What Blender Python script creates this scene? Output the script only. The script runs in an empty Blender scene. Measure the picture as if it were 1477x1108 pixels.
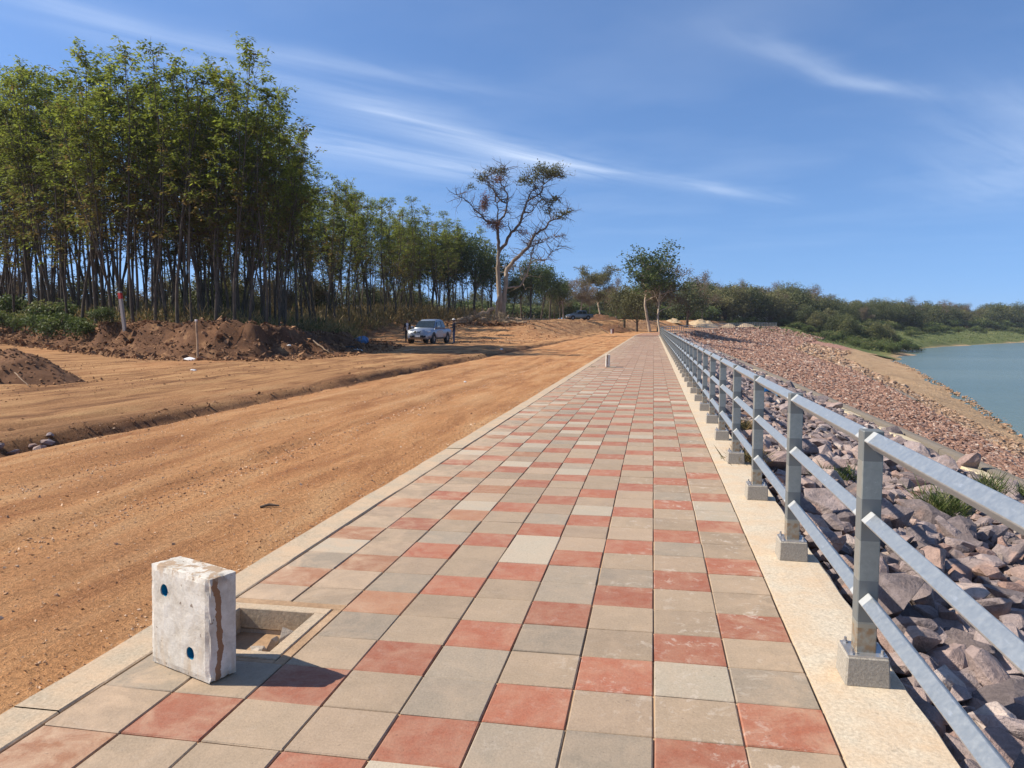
import bpy, bmesh, math, random
import numpy as np
from mathutils import Vector, Matrix
R = math.radians
random.seed(7)
rng = np.random.default_rng(7)
scene = bpy.context.scene
COL = scene.collection

# ------------------------------------------------------------------ camera
CAM_H, YAW, PITCH, FPX = 1.39455, 0.181402, 0.0775975, 1109.0
cam_d = bpy.data.cameras.new('camera')
cam = bpy.data.objects.new('camera', cam_d); COL.objects.link(cam)
cam.location = (0, 0, CAM_H)
cam.rotation_euler = (math.pi / 2 - PITCH, 0, YAW)
cam_d.sensor_fit = 'HORIZONTAL'; cam_d.sensor_width = 36.0
cam_d.lens = FPX / 1477 * 36.0
cam_d.clip_start = 0.05; cam_d.clip_end = 6000
scene.camera = cam

# ------------------------------------------------------------------ sun and sky
TO_SUN = Vector((-0.985 * math.cos(R(43)), -0.125 * math.cos(R(43)), math.sin(R(43)))).normalized()
sun_d = bpy.data.lights.new('sun', 'SUN'); sun = bpy.data.objects.new('sun', sun_d); COL.objects.link(sun)
sun_d.energy = 5.0; sun_d.angle = R(0.5); sun_d.color = (1.0, 0.91, 0.77)
sun.rotation_euler = TO_SUN.to_track_quat('Z', 'Y').to_euler()
sun.location = (-20, 0, 40)

world = bpy.data.worlds.new('World'); scene.world = world; world.use_nodes = True
wn, wl = world.node_tree.nodes, world.node_tree.links
wn.clear()
def W(t, **k):
    n = wn.new(t)
    for a, b in k.items(): setattr(n, a, b)
    return n
sky = W('ShaderNodeTexSky', sky_type='NISHITA', sun_disc=False)
sky.sun_elevation = math.asin(TO_SUN.z)
sky.sun_rotation = math.atan2(TO_SUN.x, TO_SUN.y)
sky.altitude = 100; sky.air_density = 0.9; sky.dust_density = 0.5; sky.ozone_density = 8.0
bg = W('ShaderNodeBackground'); bg.inputs[1].default_value = 0.122
outw = W('ShaderNodeOutputWorld')
def wm(op, a, b=None, c=None):
    n = W('ShaderNodeMath', operation=op)
    for i, v in enumerate((a, b, c)):
        if v is None: continue
        if isinstance(v, (int, float)): n.inputs[i].default_value = v
        else: wl.new(v, n.inputs[i])
    return n.outputs[0]
tc = W('ShaderNodeTexCoord')
sp = W('ShaderNodeSeparateXYZ'); wl.new(tc.outputs['Generated'], sp.inputs[0])
zc = wm('MAXIMUM', sp.outputs[2], 0.03)
# the dry-season air keeps the sky blue down to the skyline: look the sky up a little above the true elevation
skv = W('ShaderNodeCombineXYZ'); wl.new(sp.outputs[0], skv.inputs[0]); wl.new(sp.outputs[1], skv.inputs[1])
wl.new(wm('ADD', wm('MULTIPLY', wm('MAXIMUM', sp.outputs[2], 0.0), 0.88), 0.115), skv.inputs[2])
nrm = W('ShaderNodeVectorMath', operation='NORMALIZE'); wl.new(skv.outputs[0], nrm.inputs[0]); wl.new(nrm.outputs[0], sky.inputs[0])
px_ = wm('DIVIDE', sp.outputs[0], zc); py_ = wm('DIVIDE', sp.outputs[1], zc)
cmb = W('ShaderNodeCombineXYZ'); wl.new(px_, cmb.inputs[0]); wl.new(py_, cmb.inputs[1])
wn1 = W('ShaderNodeTexNoise'); wn1.inputs['Scale'].default_value = 0.55; wn1.inputs['Detail'].default_value = 5
wl.new(cmb.outputs[0], wn1.inputs['Vector'])
wn2 = W('ShaderNodeTexNoise'); wn2.inputs['Scale'].default_value = 1.0; wn2.inputs['Detail'].default_value = 7
wn2.inputs['Roughness'].default_value = 0.56; wn2.inputs['Distortion'].default_value = 0.5
mp = W('ShaderNodeMapping', vector_type='TEXTURE'); mp.inputs['Rotation'].default_value = (0, 0, R(53)); mp.inputs['Scale'].default_value = (1.3, 0.24, 1)
wl.new(cmb.outputs[0], mp.inputs[0]); wl.new(mp.outputs[0], wn2.inputs['Vector'])
warp = wm('MULTIPLY', wm('SUBTRACT', wn1.outputs[0], 0.5), 0.75)
fib = wm('MULTIPLY', wm('MAXIMUM', wm('SUBTRACT', wn2.outputs[0], 0.25), 0.0), 2.3)
total = None
# cirrus bands lying on a cloud sheet high above the river: start, end (per unit height), half width, strength
for (ax, ay, bx_, by_, w, st) in [(-1.95, 1.9, -1.25, 3.45, 0.16, 0.22), (-1.35, 3.3, -0.35, 5.3, 0.26, 0.33), (-0.75, 4.7, 1.0, 6.6, 0.16, 0.25),
                                  (-2.3, 3.3, -1.0, 5.4, 0.34, 0.28), (0.18, 2.85, 1.25, 3.75, 0.08, 0.24), (1.6, 3.4, 2.7, 7.2, 0.45, 0.15),
                                  (-1.4, 2.6, -0.6, 3.35, 0.10, 0.16), (-6, 2.5, -3, 6.5, 0.5, 0.5), (3.0, -2.0, 6.5, 2.5, 0.4, 0.5), (-3.5, -3, 2.5, -1.2, 0.35, 0.4)]:
    L = math.hypot(bx_ - ax, by_ - ay); ux, uy = (bx_ - ax) / L, (by_ - ay) / L
    along = wm('ADD', wm('MULTIPLY', wm('SUBTRACT', px_, ax), ux), wm('MULTIPLY', wm('SUBTRACT', py_, ay), uy))
    acr = wm('ADD', wm('MULTIPLY', wm('SUBTRACT', px_, ax), -uy), wm('MULTIPLY', wm('SUBTRACT', py_, ay), ux))
    acr = wm('ADD', acr, warp)
    q = wm('DIVIDE', acr, w)
    g = wm('EXPONENT', wm('MULTIPLY', wm('MULTIPLY', q, q), -1.0))
    t = wm('DIVIDE', along, L)
    e = wm('MULTIPLY', wm('SUBTRACT', t, 0.5), 1.85)
    e2 = wm('MULTIPLY', e, e)
    ends = wm('EXPONENT', wm('MULTIPLY', wm('MULTIPLY', e2, e2), -1.0))
    m = wm('MULTIPLY', wm('MULTIPLY', g, ends), st)
    total = m if total is None else wm('ADD', total, m)
cm = wm('MINIMUM', wm('MULTIPLY', total, fib), 0.85)
veil = wm('MULTIPLY', wm('MAXIMUM', wm('SUBTRACT', wn1.outputs[0], 0.45), 0.0), 0.30)
cm = wm('MULTIPLY', wm('MINIMUM', wm('ADD', cm, veil), 0.9), wm('MINIMUM', wm('MULTIPLY', wm('MAXIMUM', wm('SUBTRACT', sp.outputs[2], 0.06), 0.0), 10.0), 1.0))
hz = W('ShaderNodeMix', data_type='RGBA', blend_type='MIX')
wl.new(cm, hz.inputs['Factor']); wl.new(sky.outputs[0], hz.inputs['A']); hz.inputs['B'].default_value = (6.9, 7.5, 8.3, 1)
wl.new(hz.outputs['Result'], bg.inputs[0]); wl.new(bg.outputs[0], outw.inputs[0])

scene.view_settings.view_transform = 'Standard'; scene.view_settings.look = 'None'
scene.view_settings.exposure = 0.50; scene.view_settings.gamma = 1.0
scene.render.engine = 'CYCLES'

# ------------------------------------------------------------------ helpers
def tag(o, label=None, cat=None, group=None, kind=None):
    if label: o['label'] = label
    if cat: o['category'] = cat
    if group: o['group'] = group
    if kind: o['kind'] = kind
    return o
def link(o, parent=None):
    COL.objects.link(o)
    if parent is not None: o.parent = parent
    return o
def empty(name, loc=(0, 0, 0), rz=0.0, s=1.0):
    o = bpy.data.objects.new(name, None); link(o); o.location = loc; o.rotation_euler = (0, 0, rz); o.scale = (s, s, s)
    o.empty_display_size = 0.2
    return o
def np_mesh(name, V, F, mat, smooth=False):
    V = np.asarray(V, np.float32).reshape(-1, 3); F = np.asarray(F, np.int32)
    k = F.shape[1]
    me = bpy.data.meshes.new(name)
    me.vertices.add(len(V)); me.vertices.foreach_set('co', V.ravel())
    me.loops.add(F.size); me.loops.foreach_set('vertex_index', F.ravel())
    me.polygons.add(len(F)); me.polygons.foreach_set('loop_start', np.arange(0, F.size, k, dtype=np.int32))
    me.polygons.foreach_set('use_smooth', np.full(len(F), bool(smooth)))
    me.update(calc_edges=True); me.validate()
    if mat is not None: me.materials.append(mat)
    return me
def obj(name, me, parent=None):
    return link(bpy.data.objects.new(name, me), parent)
def bm_obj(name, bm, mat, parent=None, smooth=False):
    me = bpy.data.meshes.new(name); bm.normal_update(); bm.to_mesh(me); bm.free()
    mats = mat if isinstance(mat, (list, tuple)) else [mat]
    for m in mats: me.materials.append(m)
    if smooth:
        for p in me.polygons: p.use_smooth = True
    return obj(name, me, parent)
def box(bm, c, s, rot=None, bevel=0.0, mi=0):
    M = Matrix.Translation(c)
    if rot is not None: M = M @ rot
    r = bmesh.ops.create_cube(bm, size=1.0, matrix=M @ Matrix.Diagonal((s[0], s[1], s[2], 1)))
    vs = r['verts']
    fs = set(f for v in vs for f in v.link_faces)
    for f in fs: f.material_index = mi
    if bevel > 0:
        es = list(set(e for v in vs for e in v.link_edges))
        bmesh.ops.bevel(bm, geom=es, offset=bevel, segments=1, affect='EDGES')
    return vs
def cyl(bm, p0, p1, r0, r1=None, n=12, caps=True, mi=0):
    p0, p1 = Vector(p0), Vector(p1); r1 = r0 if r1 is None else r1
    d = p1 - p0
    M = Matrix.Translation((p0 + p1) / 2) @ d.to_track_quat('Z', 'Y').to_matrix().to_4x4()
    r = bmesh.ops.create_cone(bm, cap_ends=caps, segments=n, radius1=r0, radius2=r1, depth=d.length, matrix=M)
    for f in set(f for v in r['verts'] for f in v.link_faces): f.material_index = mi
    return r['verts']
def smooth01(a, b, x):
    t = np.clip((x - a) / (b - a), 0, 1); return t * t * (3 - 2 * t)
def _h(ix, iy, seed):
    n = (ix.astype(np.int64) * 374761393 + iy.astype(np.int64) * 668265263 + seed * 982451653) & 0x7fffffff
    n = ((n ^ (n >> 13)) * 1274126177) & 0x7fffffff
    return ((n ^ (n >> 16)) & 0xffff) / 65535.0
def vn(x, y, seed=0):
    x = np.asarray(x, float); y = np.asarray(y, float)
    ix, iy = np.floor(x), np.floor(y); fx, fy = x - ix, y - iy
    fx = fx * fx * (3 - 2 * fx); fy = fy * fy * (3 - 2 * fy)
    a, b = _h(ix, iy, seed), _h(ix + 1, iy, seed); c, d = _h(ix, iy + 1, seed), _h(ix + 1, iy + 1, seed)
    return (a + (b - a) * fx) * (1 - fy) + (c + (d - c) * fx) * fy - 0.5
def fbm(x, y, o=4, seed=0, g=0.5):
    s = 0; a = 1.0
    for i in range(o):
        s = s + a * vn(x * 2 ** i, y * 2 ** i, seed + i * 17); a *= g
    return s

# ------------------------------------------------------------------ materials
class NT:
    def __init__(s, name):
        s.m = bpy.data.materials.new(name); s.m.use_nodes = True
        s.n, s.l = s.m.node_tree.nodes, s.m.node_tree.links
        s.b = s.n['Principled BSDF']; s.out = s.n['Material Output']
    def node(s, t, **k):
        n = s.n.new(t)
        for a, b in k.items(): setattr(n, a, b)
        return n
    def put(s, v, sock):
        if v is None: return
        if isinstance(v, (int, float)): sock.default_value = v
        elif isinstance(v, tuple): sock.default_value = v if len(v) == 4 or sock.type == 'VECTOR' else (*v, 1)
        else: s.l.new(v, sock)
    def math(s, op, a, b=None):
        n = s.node('ShaderNodeMath', operation=op); s.put(a, n.inputs[0]); s.put(b, n.inputs[1]); return n.outputs[0]
    def coord(s, kind='Object', scale=(1, 1, 1)):
        if kind == 'World': o = s.node('ShaderNodeNewGeometry').outputs['Position']
        else: o = s.node('ShaderNodeTexCoord').outputs[kind]
        m = s.node('ShaderNodeMapping'); s.l.new(o, m.inputs[0]); m.inputs['Scale'].default_value = scale
        return m.outputs[0]
    def noise(s, vec, scale, detail=4, rough=0.55, dist=0.0):
        n = s.node('ShaderNodeTexNoise'); s.put(vec, n.inputs['Vector'])
        n.inputs['Scale'].default_value = scale; n.inputs['Detail'].default_value = detail
        n.inputs['Roughness'].default_value = rough; n.inputs['Distortion'].default_value = dist
        return n.outputs[0]
    def vor(s, vec, scale, feature='F1', out=0):
        n = s.node('ShaderNodeTexVoronoi', feature=feature); s.put(vec, n.inputs['Vector']); n.inputs['Scale'].default_value = scale
        return n.outputs[out]
    def ramp(s, f, *st):
        n = s.node('ShaderNodeValToRGB'); s.put(f, n.inputs[0]); e = n.color_ramp.elements
        for i, (p, c) in enumerate(st):
            if i > 1: e.new(p)
            e[i].position = p; c = c if isinstance(c, tuple) else (c, c, c); e[i].color = (*c, 1)
        return n.outputs[0]
    def mix(s, f, a, b, mode='MIX'):
        n = s.node('ShaderNodeMix', data_type='RGBA', blend_type=mode)
        s.put(f, n.inputs['Factor']); s.put(a, n.inputs['A']); s.put(b, n.inputs['B']); return n.outputs['Result']
    def sep(s, v):
        n = s.node('ShaderNodeSeparateXYZ'); s.l.new(v, n.inputs[0]); return n.outputs
    def attr(s, name, out='Color'):
        n = s.node('ShaderNodeAttribute', attribute_name=name); return n.outputs[out]
    def bump(s, h, strength=0.5, dist=0.01):
        n = s.node('ShaderNodeBump'); s.put(h, n.inputs['Height']); n.inputs['Strength'].default_value = strength; n.inputs['Distance'].default_value = dist
        s.l.new(n.outputs[0], s.b.inputs['Normal']); return n
    def fin(s, col, rough=0.85, metal=0.0, spec=0.3):
        s.put(col, s.b.inputs['Base Color']); s.put(rough, s.b.inputs['Roughness']); s.put(metal, s.b.inputs['Metallic'])
        s.b.inputs['Specular IOR Level'].default_value = spec
        return s.m

def simple(name, col, rough=0.7, metal=0.0, spec=0.4, var=0.12, scale=6.0, bump=0.0):
    t = NT(name); c = t.coord('Object')
    n = t.noise(c, scale, 4)
    lo = tuple(max(0, v * (1 - var * 2)) for v in col); hi = tuple(min(1, v * (1 + var * 2)) for v in col)
    if bump: t.bump(t.noise(c, scale * 6, 5), bump, 0.01)
    return t.fin(t.ramp(n, (0.3, lo), (0.7, hi)), rough, metal, spec)

def tile_mat(name, use_attr):
    t = NT(name)
    base = t.attr('tint') if use_attr else t.node('ShaderNodeObjectInfo').outputs['Color']
    w = t.coord('World')
    n1 = t.noise(w, 3.0, 5, 0.6); n2 = t.noise(w, 17.0, 5, 0.65); n3 = t.noise(w, 90.0, 3, 0.6)
    col = t.mix(t.ramp(n2, (0.35, 0.0), (0.8, 0.24)), base, (0.44, 0.34, 0.25), 'MIX')
    col = t.mix(0.55, col, t.ramp(n3, (0.3, 0.72), (0.7, 1.12)), 'MULTIPLY')
    # sandy dust drifted over the slabs, heavier beside the kerb and the concrete strip
    x = t.sep(w)[0]
    eL = t.ramp(t.math('MULTIPLY', t.math('ADD', x, 2.2), 1.0), (0.05, 1.0), (0.95, 0.0))
    eR = t.ramp(t.math('SUBTRACT', x, 0.2), (0.1, 0.0), (0.5, 0.55))
    e = t.math('MAXIMUM', eL, eR)
    d = t.math('MULTIPLY', t.ramp(t.noise(w, 5.0, 6, 0.7, 0.6), (0.42, 0.0), (0.72, 1.0)), t.math('ADD', t.math('MULTIPLY', e, 0.85), 0.30))
    col = t.mix(d, col, (0.50, 0.36, 0.24))
    # pale cement splashes
    eS = t.ramp(t.math('ADD', t.math('MULTIPLY', x, .5), .55), (0.2, 0.0), (0.85, 1.0))
    sp = t.math('MULTIPLY', t.ramp(t.noise(w, 15.0, 6, 0.68, 0.5), (0.55, 0.0), (0.63, 0.75)), t.math('MULTIPLY', t.ramp(t.noise(w, 2.3, 3, .5), (.42, 0.05), (.62, 1.0)), t.math('ADD', t.math('MULTIPLY', eS, 0.75), 0.12)))
    col = t.mix(sp, col, (0.56, 0.49, 0.41))
    pit = t.ramp(t.noise(w, 60.0, 2, 0.5), (0.24, 0.35), (0.33, 1.0))
    col = t.mix(0.5, col, pit, 'MULTIPLY')
    t.bump(t.math('ADD', t.noise(w, 120.0, 4, 0.6), t.math('MULTIPLY', n2, 1.2)), 0.35, 0.004)
    return t.fin(col, t.ramp(n1, (0.3, 0.62), (0.7, 0.85)), 0, 0.35)
M_TILE = tile_mat('paving slab', False); M_TILE_FAR = tile_mat('paving slab far', True)
RED, GREY = (0.335, 0.115, 0.064), (0.335, 0.252, 0.170)

def sand_mat(name, a, b, c, pebble=True, bump=0.5):
    t = NT(name); w = t.coord('World')
    n = t.noise(w, 2.2, 6, 0.6); m = t.noise(w, 40, 5, 0.65)
    col = t.ramp(n, (0.3, a), (0.55, b), (0.75, c))
    col = t.mix(0.6, col, t.ramp(m, (0.3, 0.7), (0.7, 1.15)), 'MULTIPLY')
    t.bump(m, bump, 0.01)
    return t.fin(col, 0.95, 0, 0.15)
M_SAND = sand_mat('jointing sand', (0.30, 0.19, 0.11), (0.42, 0.28, 0.17), (0.50, 0.36, 0.24))
M_JOINT = NT('joint sand')
_t = M_JOINT; _w = _t.coord('World', (3, 0.8, 1))
M_JOINT = _t.fin(_t.ramp(_t.noise(_w, 2.2, 4, 0.6), (0.38, (0.13, 0.09, 0.06)), (0.56, (0.50, 0.33, 0.19))), 0.95, 0, 0.1)

def concrete(name, col, dust=0.4, scale=1.0, dustcol=(0.58, 0.40, 0.25), kind='World'):
    t = NT(name); w = t.coord(kind)
    n = t.noise(w, 4 * scale, 6, 0.65); f = t.noise(w, 70 * scale, 5, 0.7); s = t.noise(w, 22 * scale, 5, 0.7, 0.4)
    c = t.mix(0.8, col, t.ramp(f, (0.28, 0.55), (0.7, 1.18)), 'MULTIPLY')
    c = t.mix(t.math('MULTIPLY', t.ramp(n, (0.38, 0.0), (0.66, 1.0)), dust), c, dustcol)
    c = t.mix(0.6, c, t.ramp(s, (0.26, 0.5), (0.42, 1.0)), 'MULTIPLY')
    t.bump(t.math('ADD', f, s), 0.5, 0.006)
    return t.fin(c, 0.9, 0, 0.2)
M_STRIP = concrete('pale concrete', (0.58, 0.50, 0.38), 0.6, 1, (.55, .38, .23))
M_KERB = concrete('kerb concrete', (0.44, 0.36, 0.26), 0.6)
M_FOOT = concrete('footing mortar', (0.36, 0.325, 0.27), 0.10, 1.5, (0.42, 0.33, 0.24))
M_BEAM = concrete('beam concrete', (0.20, 0.175, 0.145), 0.2, 1, (.3, .22, .15))
M_BEAMTOP = concrete('beam top', (0.66, 0.56, 0.37), 0.35)
M_PITWALL = concrete('pit wall concrete', (0.42, 0.37, 0.31), 0.25, 2)

def ground_mat():
    t = NT('laterite ground'); w = t.coord('World'); ws = t.coord('World', (1.0, 0.16, 1.0))
    at = t.node('ShaderNodeAttribute', attribute_name='soil')
    sr = t.node('ShaderNodeSeparateColor'); t.l.new(at.outputs['Color'], sr.inputs[0])
    road, bank, litter = sr.outputs[0], sr.outputs[1], sr.outputs[2]
    n = t.noise(w, 0.35, 6, 0.6); st = t.noise(ws, 1.9, 7, 0.68, 0.5); f = t.noise(w, 28, 6, 0.7); g = t.noise(w, 110, 4, 0.7)
    c_road = t.ramp(st, (0.34, (0.42, 0.185, 0.078)), (0.5, (0.60, 0.300, 0.130)), (0.66, (0.68, 0.395, 0.195)))
    c_soil = t.ramp(st, (0.36, (0.22, 0.105, 0.050)), (0.50, (0.47, 0.248, 0.112)), (0.66, (0.63, 0.37, 0.17)))
    c_bank = t.ramp(t.noise(w, 0.9, 6, 0.7, 0.6), (0.38, (0.100, 0.050, 0.029)), (0.56, (0.175, 0.088, 0.048)), (0.74, (0.42, 0.245, 0.125)))
    c_lit = t.ramp(t.noise(w, 3.0, 6, 0.7), (0.3, (0.10, 0.065, 0.035)), (0.7, (0.27, 0.17, 0.085)))
    c = t.mix(road, c_soil, c_road); c = t.mix(bank, c, c_bank); c = t.mix(litter, c, c_lit)
    # broad damp / scraped patches
    c = t.mix(t.math('MULTIPLY', t.ramp(n, (0.36, 0.75), (0.52, 0.0)), 0.35), c, (0.34, 0.17, 0.085))
    c = t.mix(0.85, c, t.ramp(f, (0.30, 0.58), (0.70, 1.22)), 'MULTIPLY')
    c = t.mix(0.85, c, t.ramp(g, (0.28, 0.52), (0.68, 1.25)), 'MULTIPLY')
    c = t.mix(t.ramp(t.noise(w, 55, 3, 0.6), (0.62, 0.0), (0.72, 0.6)), c, (0.62, 0.43, 0.27))
    # tyre treads pressed into the graded road
    xw, yw, _zz = t.sep(w)
    tread = None
    for x0_, wd_ in ((-3.25, .11), (-4.12, .13), (-5.45, .12), (-6.3, .10), (-9.3, .16), (-10.8, .16)):
        xo = t.math('SUBTRACT', xw, t.math('ADD', x0_, t.math('MULTIPLY', t.math('SINE', t.math('MULTIPLY', yw, .17 + .013 * x0_)), .12)))
        band = t.math('LESS_THAN', t.math('ABSOLUTE', xo), wd_)
        ch = t.math('GREATER_THAN', t.math('SINE', t.math('ADD', t.math('MULTIPLY', yw, 62.0), t.math('MULTIPLY', t.math('ABSOLUTE', xo), 55.0))), .1)
        q = t.math('MULTIPLY', band, ch); tread = q if tread is None else t.math('ADD', tread, q)
    tread = t.math('MULTIPLY', tread, t.ramp(t.noise(t.coord('World', (1, .4, 1)), .9, 3), (.45, 0.0), (.58, 1.0)))
    c = t.mix(t.math('MULTIPLY', tread, .22), c, (0.26, 0.14, 0.07))
    t.bump(t.math('ADD', t.math('MULTIPLY', f, 2.0), t.math('ADD', g, t.math('SUBTRACT', t.math('MULTIPLY', st, 2.0), t.math('MULTIPLY', tread, .5)))), 0.8, 0.03)
    return t.fin(c, 0.97, 0, 0.12)
M_GROUND = ground_mat()
def clod_mat(name, a, b):
    t = NT(name); w = t.coord('World')
    v = t.attr('tone', 'Fac')
    c = t.ramp(v, (0.0, a), (1.0, b)); c = t.mix(0.7, c, t.ramp(t.noise(w, 18, 5, 0.7), (0.3, 0.55), (0.7, 1.2)), 'MULTIPLY')
    t.bump(t.noise(w, 30, 4), 0.5, 0.02)
    return t.fin(c, 0.97, 0, 0.1)
M_CLOD = clod_mat('soil clods', (0.13, 0.066, 0.037), (0.38, 0.215, 0.115))
M_PEB = clod_mat('loose pebbles', (0.34, 0.18, 0.09), (0.78, 0.58, 0.40))

def rock_mat(name, use_attr, cols):
    t = NT(name); w = t.coord('World')
    r = t.attr('tone', 'Fac') if use_attr else t.node('ShaderNodeObjectInfo').outputs['Random']
    c = t.ramp(r, *cols)
    n = t.noise(w, 9, 6, 0.65, 0.4); f = t.noise(w, 60, 5, 0.7)
    c = t.mix(0.8, c, t.ramp(n, (0.3, 0.55), (0.72, 1.25)), 'MULTIPLY')
    c = t.mix(0.6, c, t.ramp(f, (0.28, 0.6), (0.7, 1.2)), 'MULTIPLY')
    c = t.mix(t.ramp(t.noise(w, 5.5, 4, 0.6), (0.58, 0.0), (0.72, 0.45)), c, (0.50, 0.32, 0.24))
    t.bump(t.math('ADD', t.math('MULTIPLY', n, 1.6), t.math('MULTIPLY', f, 0.6)), 0.75, 0.03)
    return t.fin(c, 0.88, 0, 0.25)
GREYROCK = ((0.0, (0.16, 0.130, 0.125)), (0.3, (0.28, 0.225, 0.215)), (0.6, (0.38, 0.305, 0.285)), (0.85, (0.35, 0.225, 0.18)), (1.0, (0.58, 0.49, 0.43)))
REDROCK = ((0.0, (0.21, 0.110, 0.075)), (0.35, (0.32, 0.18, 0.125)), (0.65, (0.37, 0.215, 0.155)), (0.88, (0.43, 0.29, 0.22)), (1.0, (0.52, 0.43, 0.35)))
TANROCK = ((0.0, (0.28, 0.175, 0.105)), (0.4, (0.38, 0.245, 0.15)), (0.75, (0.45, 0.285, 0.185)), (1.0, (0.55, 0.42, 0.30)))
M_ROCK1 = rock_mat('riprap stone', False, GREYROCK); M_ROCK2 = rock_mat('riprap stone far', True, GREYROCK)
M_ROCK3 = rock_mat('red riprap', True, REDROCK); M_ROCK4 = rock_mat('tan riprap', True, TANROCK)
def emb_mat():
    t = NT('embankment earth'); w = t.coord('World')
    at = t.node('ShaderNodeAttribute', attribute_name='soil'); sr = t.node('ShaderNodeSeparateColor'); t.l.new(at.outputs['Color'], sr.inputs[0])
    v = t.vor(w, 4.0, 'F1', 1); sv = t.node('ShaderNodeSeparateColor'); t.l.new(v, sv.inputs[0])
    vd = t.vor(w, 4.0, 'F1', 0)
    cg = t.ramp(sv.outputs[0], (0.0, (0.12, 0.08, 0.065)), (1.0, (0.28, 0.19, 0.16)))
    cr = t.ramp(sv.outputs[0], (0.0, (0.26, 0.125, 0.085)), (0.6, (0.40, 0.21, 0.15)), (1.0, (0.52, 0.33, 0.25)))
    ce = t.ramp(t.noise(w, 0.9, 6, 0.65), (0.3, (0.30, 0.185, 0.10)), (0.6, (0.44, 0.30, 0.175)), (0.8, (0.56, 0.42, 0.27)))
    cgr = t.ramp(t.noise(w, 0.25, 6, 0.7), (0.3, (0.06, 0.085, 0.028)), (0.55, (0.13, 0.15, 0.05)), (0.75, (0.26, 0.22, 0.09)))
    c = t.mix(sr.outputs[0], cg, cr); c = t.mix(sr.outputs[1], c, ce); c = t.mix(sr.outputs[2], c, cgr)
    t.bump(t.math('ADD', t.math('MULTIPLY', vd, -1.0), t.noise(w, 6, 5, 0.7)), 0.9, 0.12)
    return t.fin(c, 0.95, 0, 0.15)
M_EMB = emb_mat()

def galv(name, post):
    t = NT(name); o = t.coord('Object')
    x, y, z = t.sep(o)
    n = t.noise(o, 48, 5, 0.65, 0.3); f = t.noise(t.coord('Object', (30, 6, 30)), 2.0, 5, 0.7)
    c = t.ramp(n, (0.3, (0.43, 0.455, 0.445)), (0.7, (0.52, 0.54, 0.525)))
    c = t.mix(t.ramp(f, (0.6, 0.0), (0.75, 0.5)), c, (0.80, 0.82, 0.83))
    dull = None
    if post:                                   # cold-galvanising paint brushed round each weld
        for zc_ in (0.955, 0.645, 0.325):
            b = t.math('LESS_THAN', t.math('ABSOLUTE', t.math('SUBTRACT', z, zc_)), 0.082)
            dull = b if dull is None else t.math('MAXIMUM', dull, b)
        rust = t.math('MULTIPLY', t.ramp(t.noise(o, 24, 4), (0.45, 0.0), (0.6, 0.8)), t.math('LESS_THAN', z, 0.22))
        c = t.mix(t.math('MULTIPLY', t.math('LESS_THAN', z, 0.235), 0.45), c, (0.62, 0.55, 0.44))
        c = t.mix(rust, c, (0.45, 0.28, 0.15))
    else:
        dull = t.math('GREATER_THAN', t.math('ABSOLUTE', y), 0.705)
    if post: c = t.mix(1.0, c, (0.62, 0.62, 0.58), 'MULTIPLY')
    c = t.mix(dull, c, (0.15, 0.16, 0.155) if post else (0.42, 0.43, 0.42))
    met = t.math('SUBTRACT', 0.45 if post else 0.75, t.math('MULTIPLY', dull, 0.35 if post else 0.6))
    t.bump(n, 0.08, 0.004)
    return t.fin(c, t.math('ADD', t.ramp(n, (0.3, 0.34), (0.7, 0.46)), t.math('MULTIPLY', dull, 0.15)), met, 0.5)
M_POST = galv('galvanised post', True); M_RAIL = galv('galvanised rail', False)
M_BOLT = simple('bolt steel', (0.45, 0.45, 0.45), 0.4, 0.8)

def leaf_mat(name, cols, transl=0.35, rough=0.6):
    t = NT(name)
    v = t.attr('tint', 'Fac')
    c = t.ramp(v, *cols)
    c = t.mix(0.5, c, t.ramp(t.node('ShaderNodeObjectInfo').outputs['Random'], (0.0, (0.72, 0.78, 0.8)), (1.0, (1.15, 1.1, 1.0))), 'MULTIPLY')
    t.fin(c, rough, 0, 0.3)
    tr = t.node('ShaderNodeBsdfTranslucent'); t.l.new(c, tr.inputs[0])
    mx = t.node('ShaderNodeMixShader'); mx.inputs[0].default_value = transl
    t.l.new(t.b.outputs[0], mx.inputs[1]); t.l.new(tr.outputs[0], mx.inputs[2]); t.l.new(mx.outputs[0], t.out.inputs[0])
    return t.m
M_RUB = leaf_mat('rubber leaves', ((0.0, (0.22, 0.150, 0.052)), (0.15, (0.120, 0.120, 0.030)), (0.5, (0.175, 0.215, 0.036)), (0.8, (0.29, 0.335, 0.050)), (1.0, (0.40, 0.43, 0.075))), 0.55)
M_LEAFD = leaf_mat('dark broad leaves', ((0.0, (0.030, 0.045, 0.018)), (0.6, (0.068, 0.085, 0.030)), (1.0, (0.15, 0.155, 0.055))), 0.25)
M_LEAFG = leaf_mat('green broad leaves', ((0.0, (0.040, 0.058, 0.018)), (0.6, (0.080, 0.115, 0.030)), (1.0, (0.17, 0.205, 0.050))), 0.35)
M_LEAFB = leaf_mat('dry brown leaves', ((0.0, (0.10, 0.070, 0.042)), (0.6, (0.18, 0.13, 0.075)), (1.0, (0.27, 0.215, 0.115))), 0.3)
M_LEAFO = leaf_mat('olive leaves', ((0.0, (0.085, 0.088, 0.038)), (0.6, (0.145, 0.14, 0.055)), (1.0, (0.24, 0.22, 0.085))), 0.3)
M_EPI = leaf_mat('reddish dead fronds', ((0.0, (0.13, 0.052, 0.030)), (1.0, (0.28, 0.12, 0.065))), 0.2)
M_DRYG = leaf_mat('dry undergrowth', ((0.0, (0.07, 0.085, 0.028)), (0.4, (0.20, 0.145, 0.06)), (0.75, (0.36, 0.245, 0.105)), (1.0, (0.10, 0.13, 0.035))), 0.3)
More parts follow.
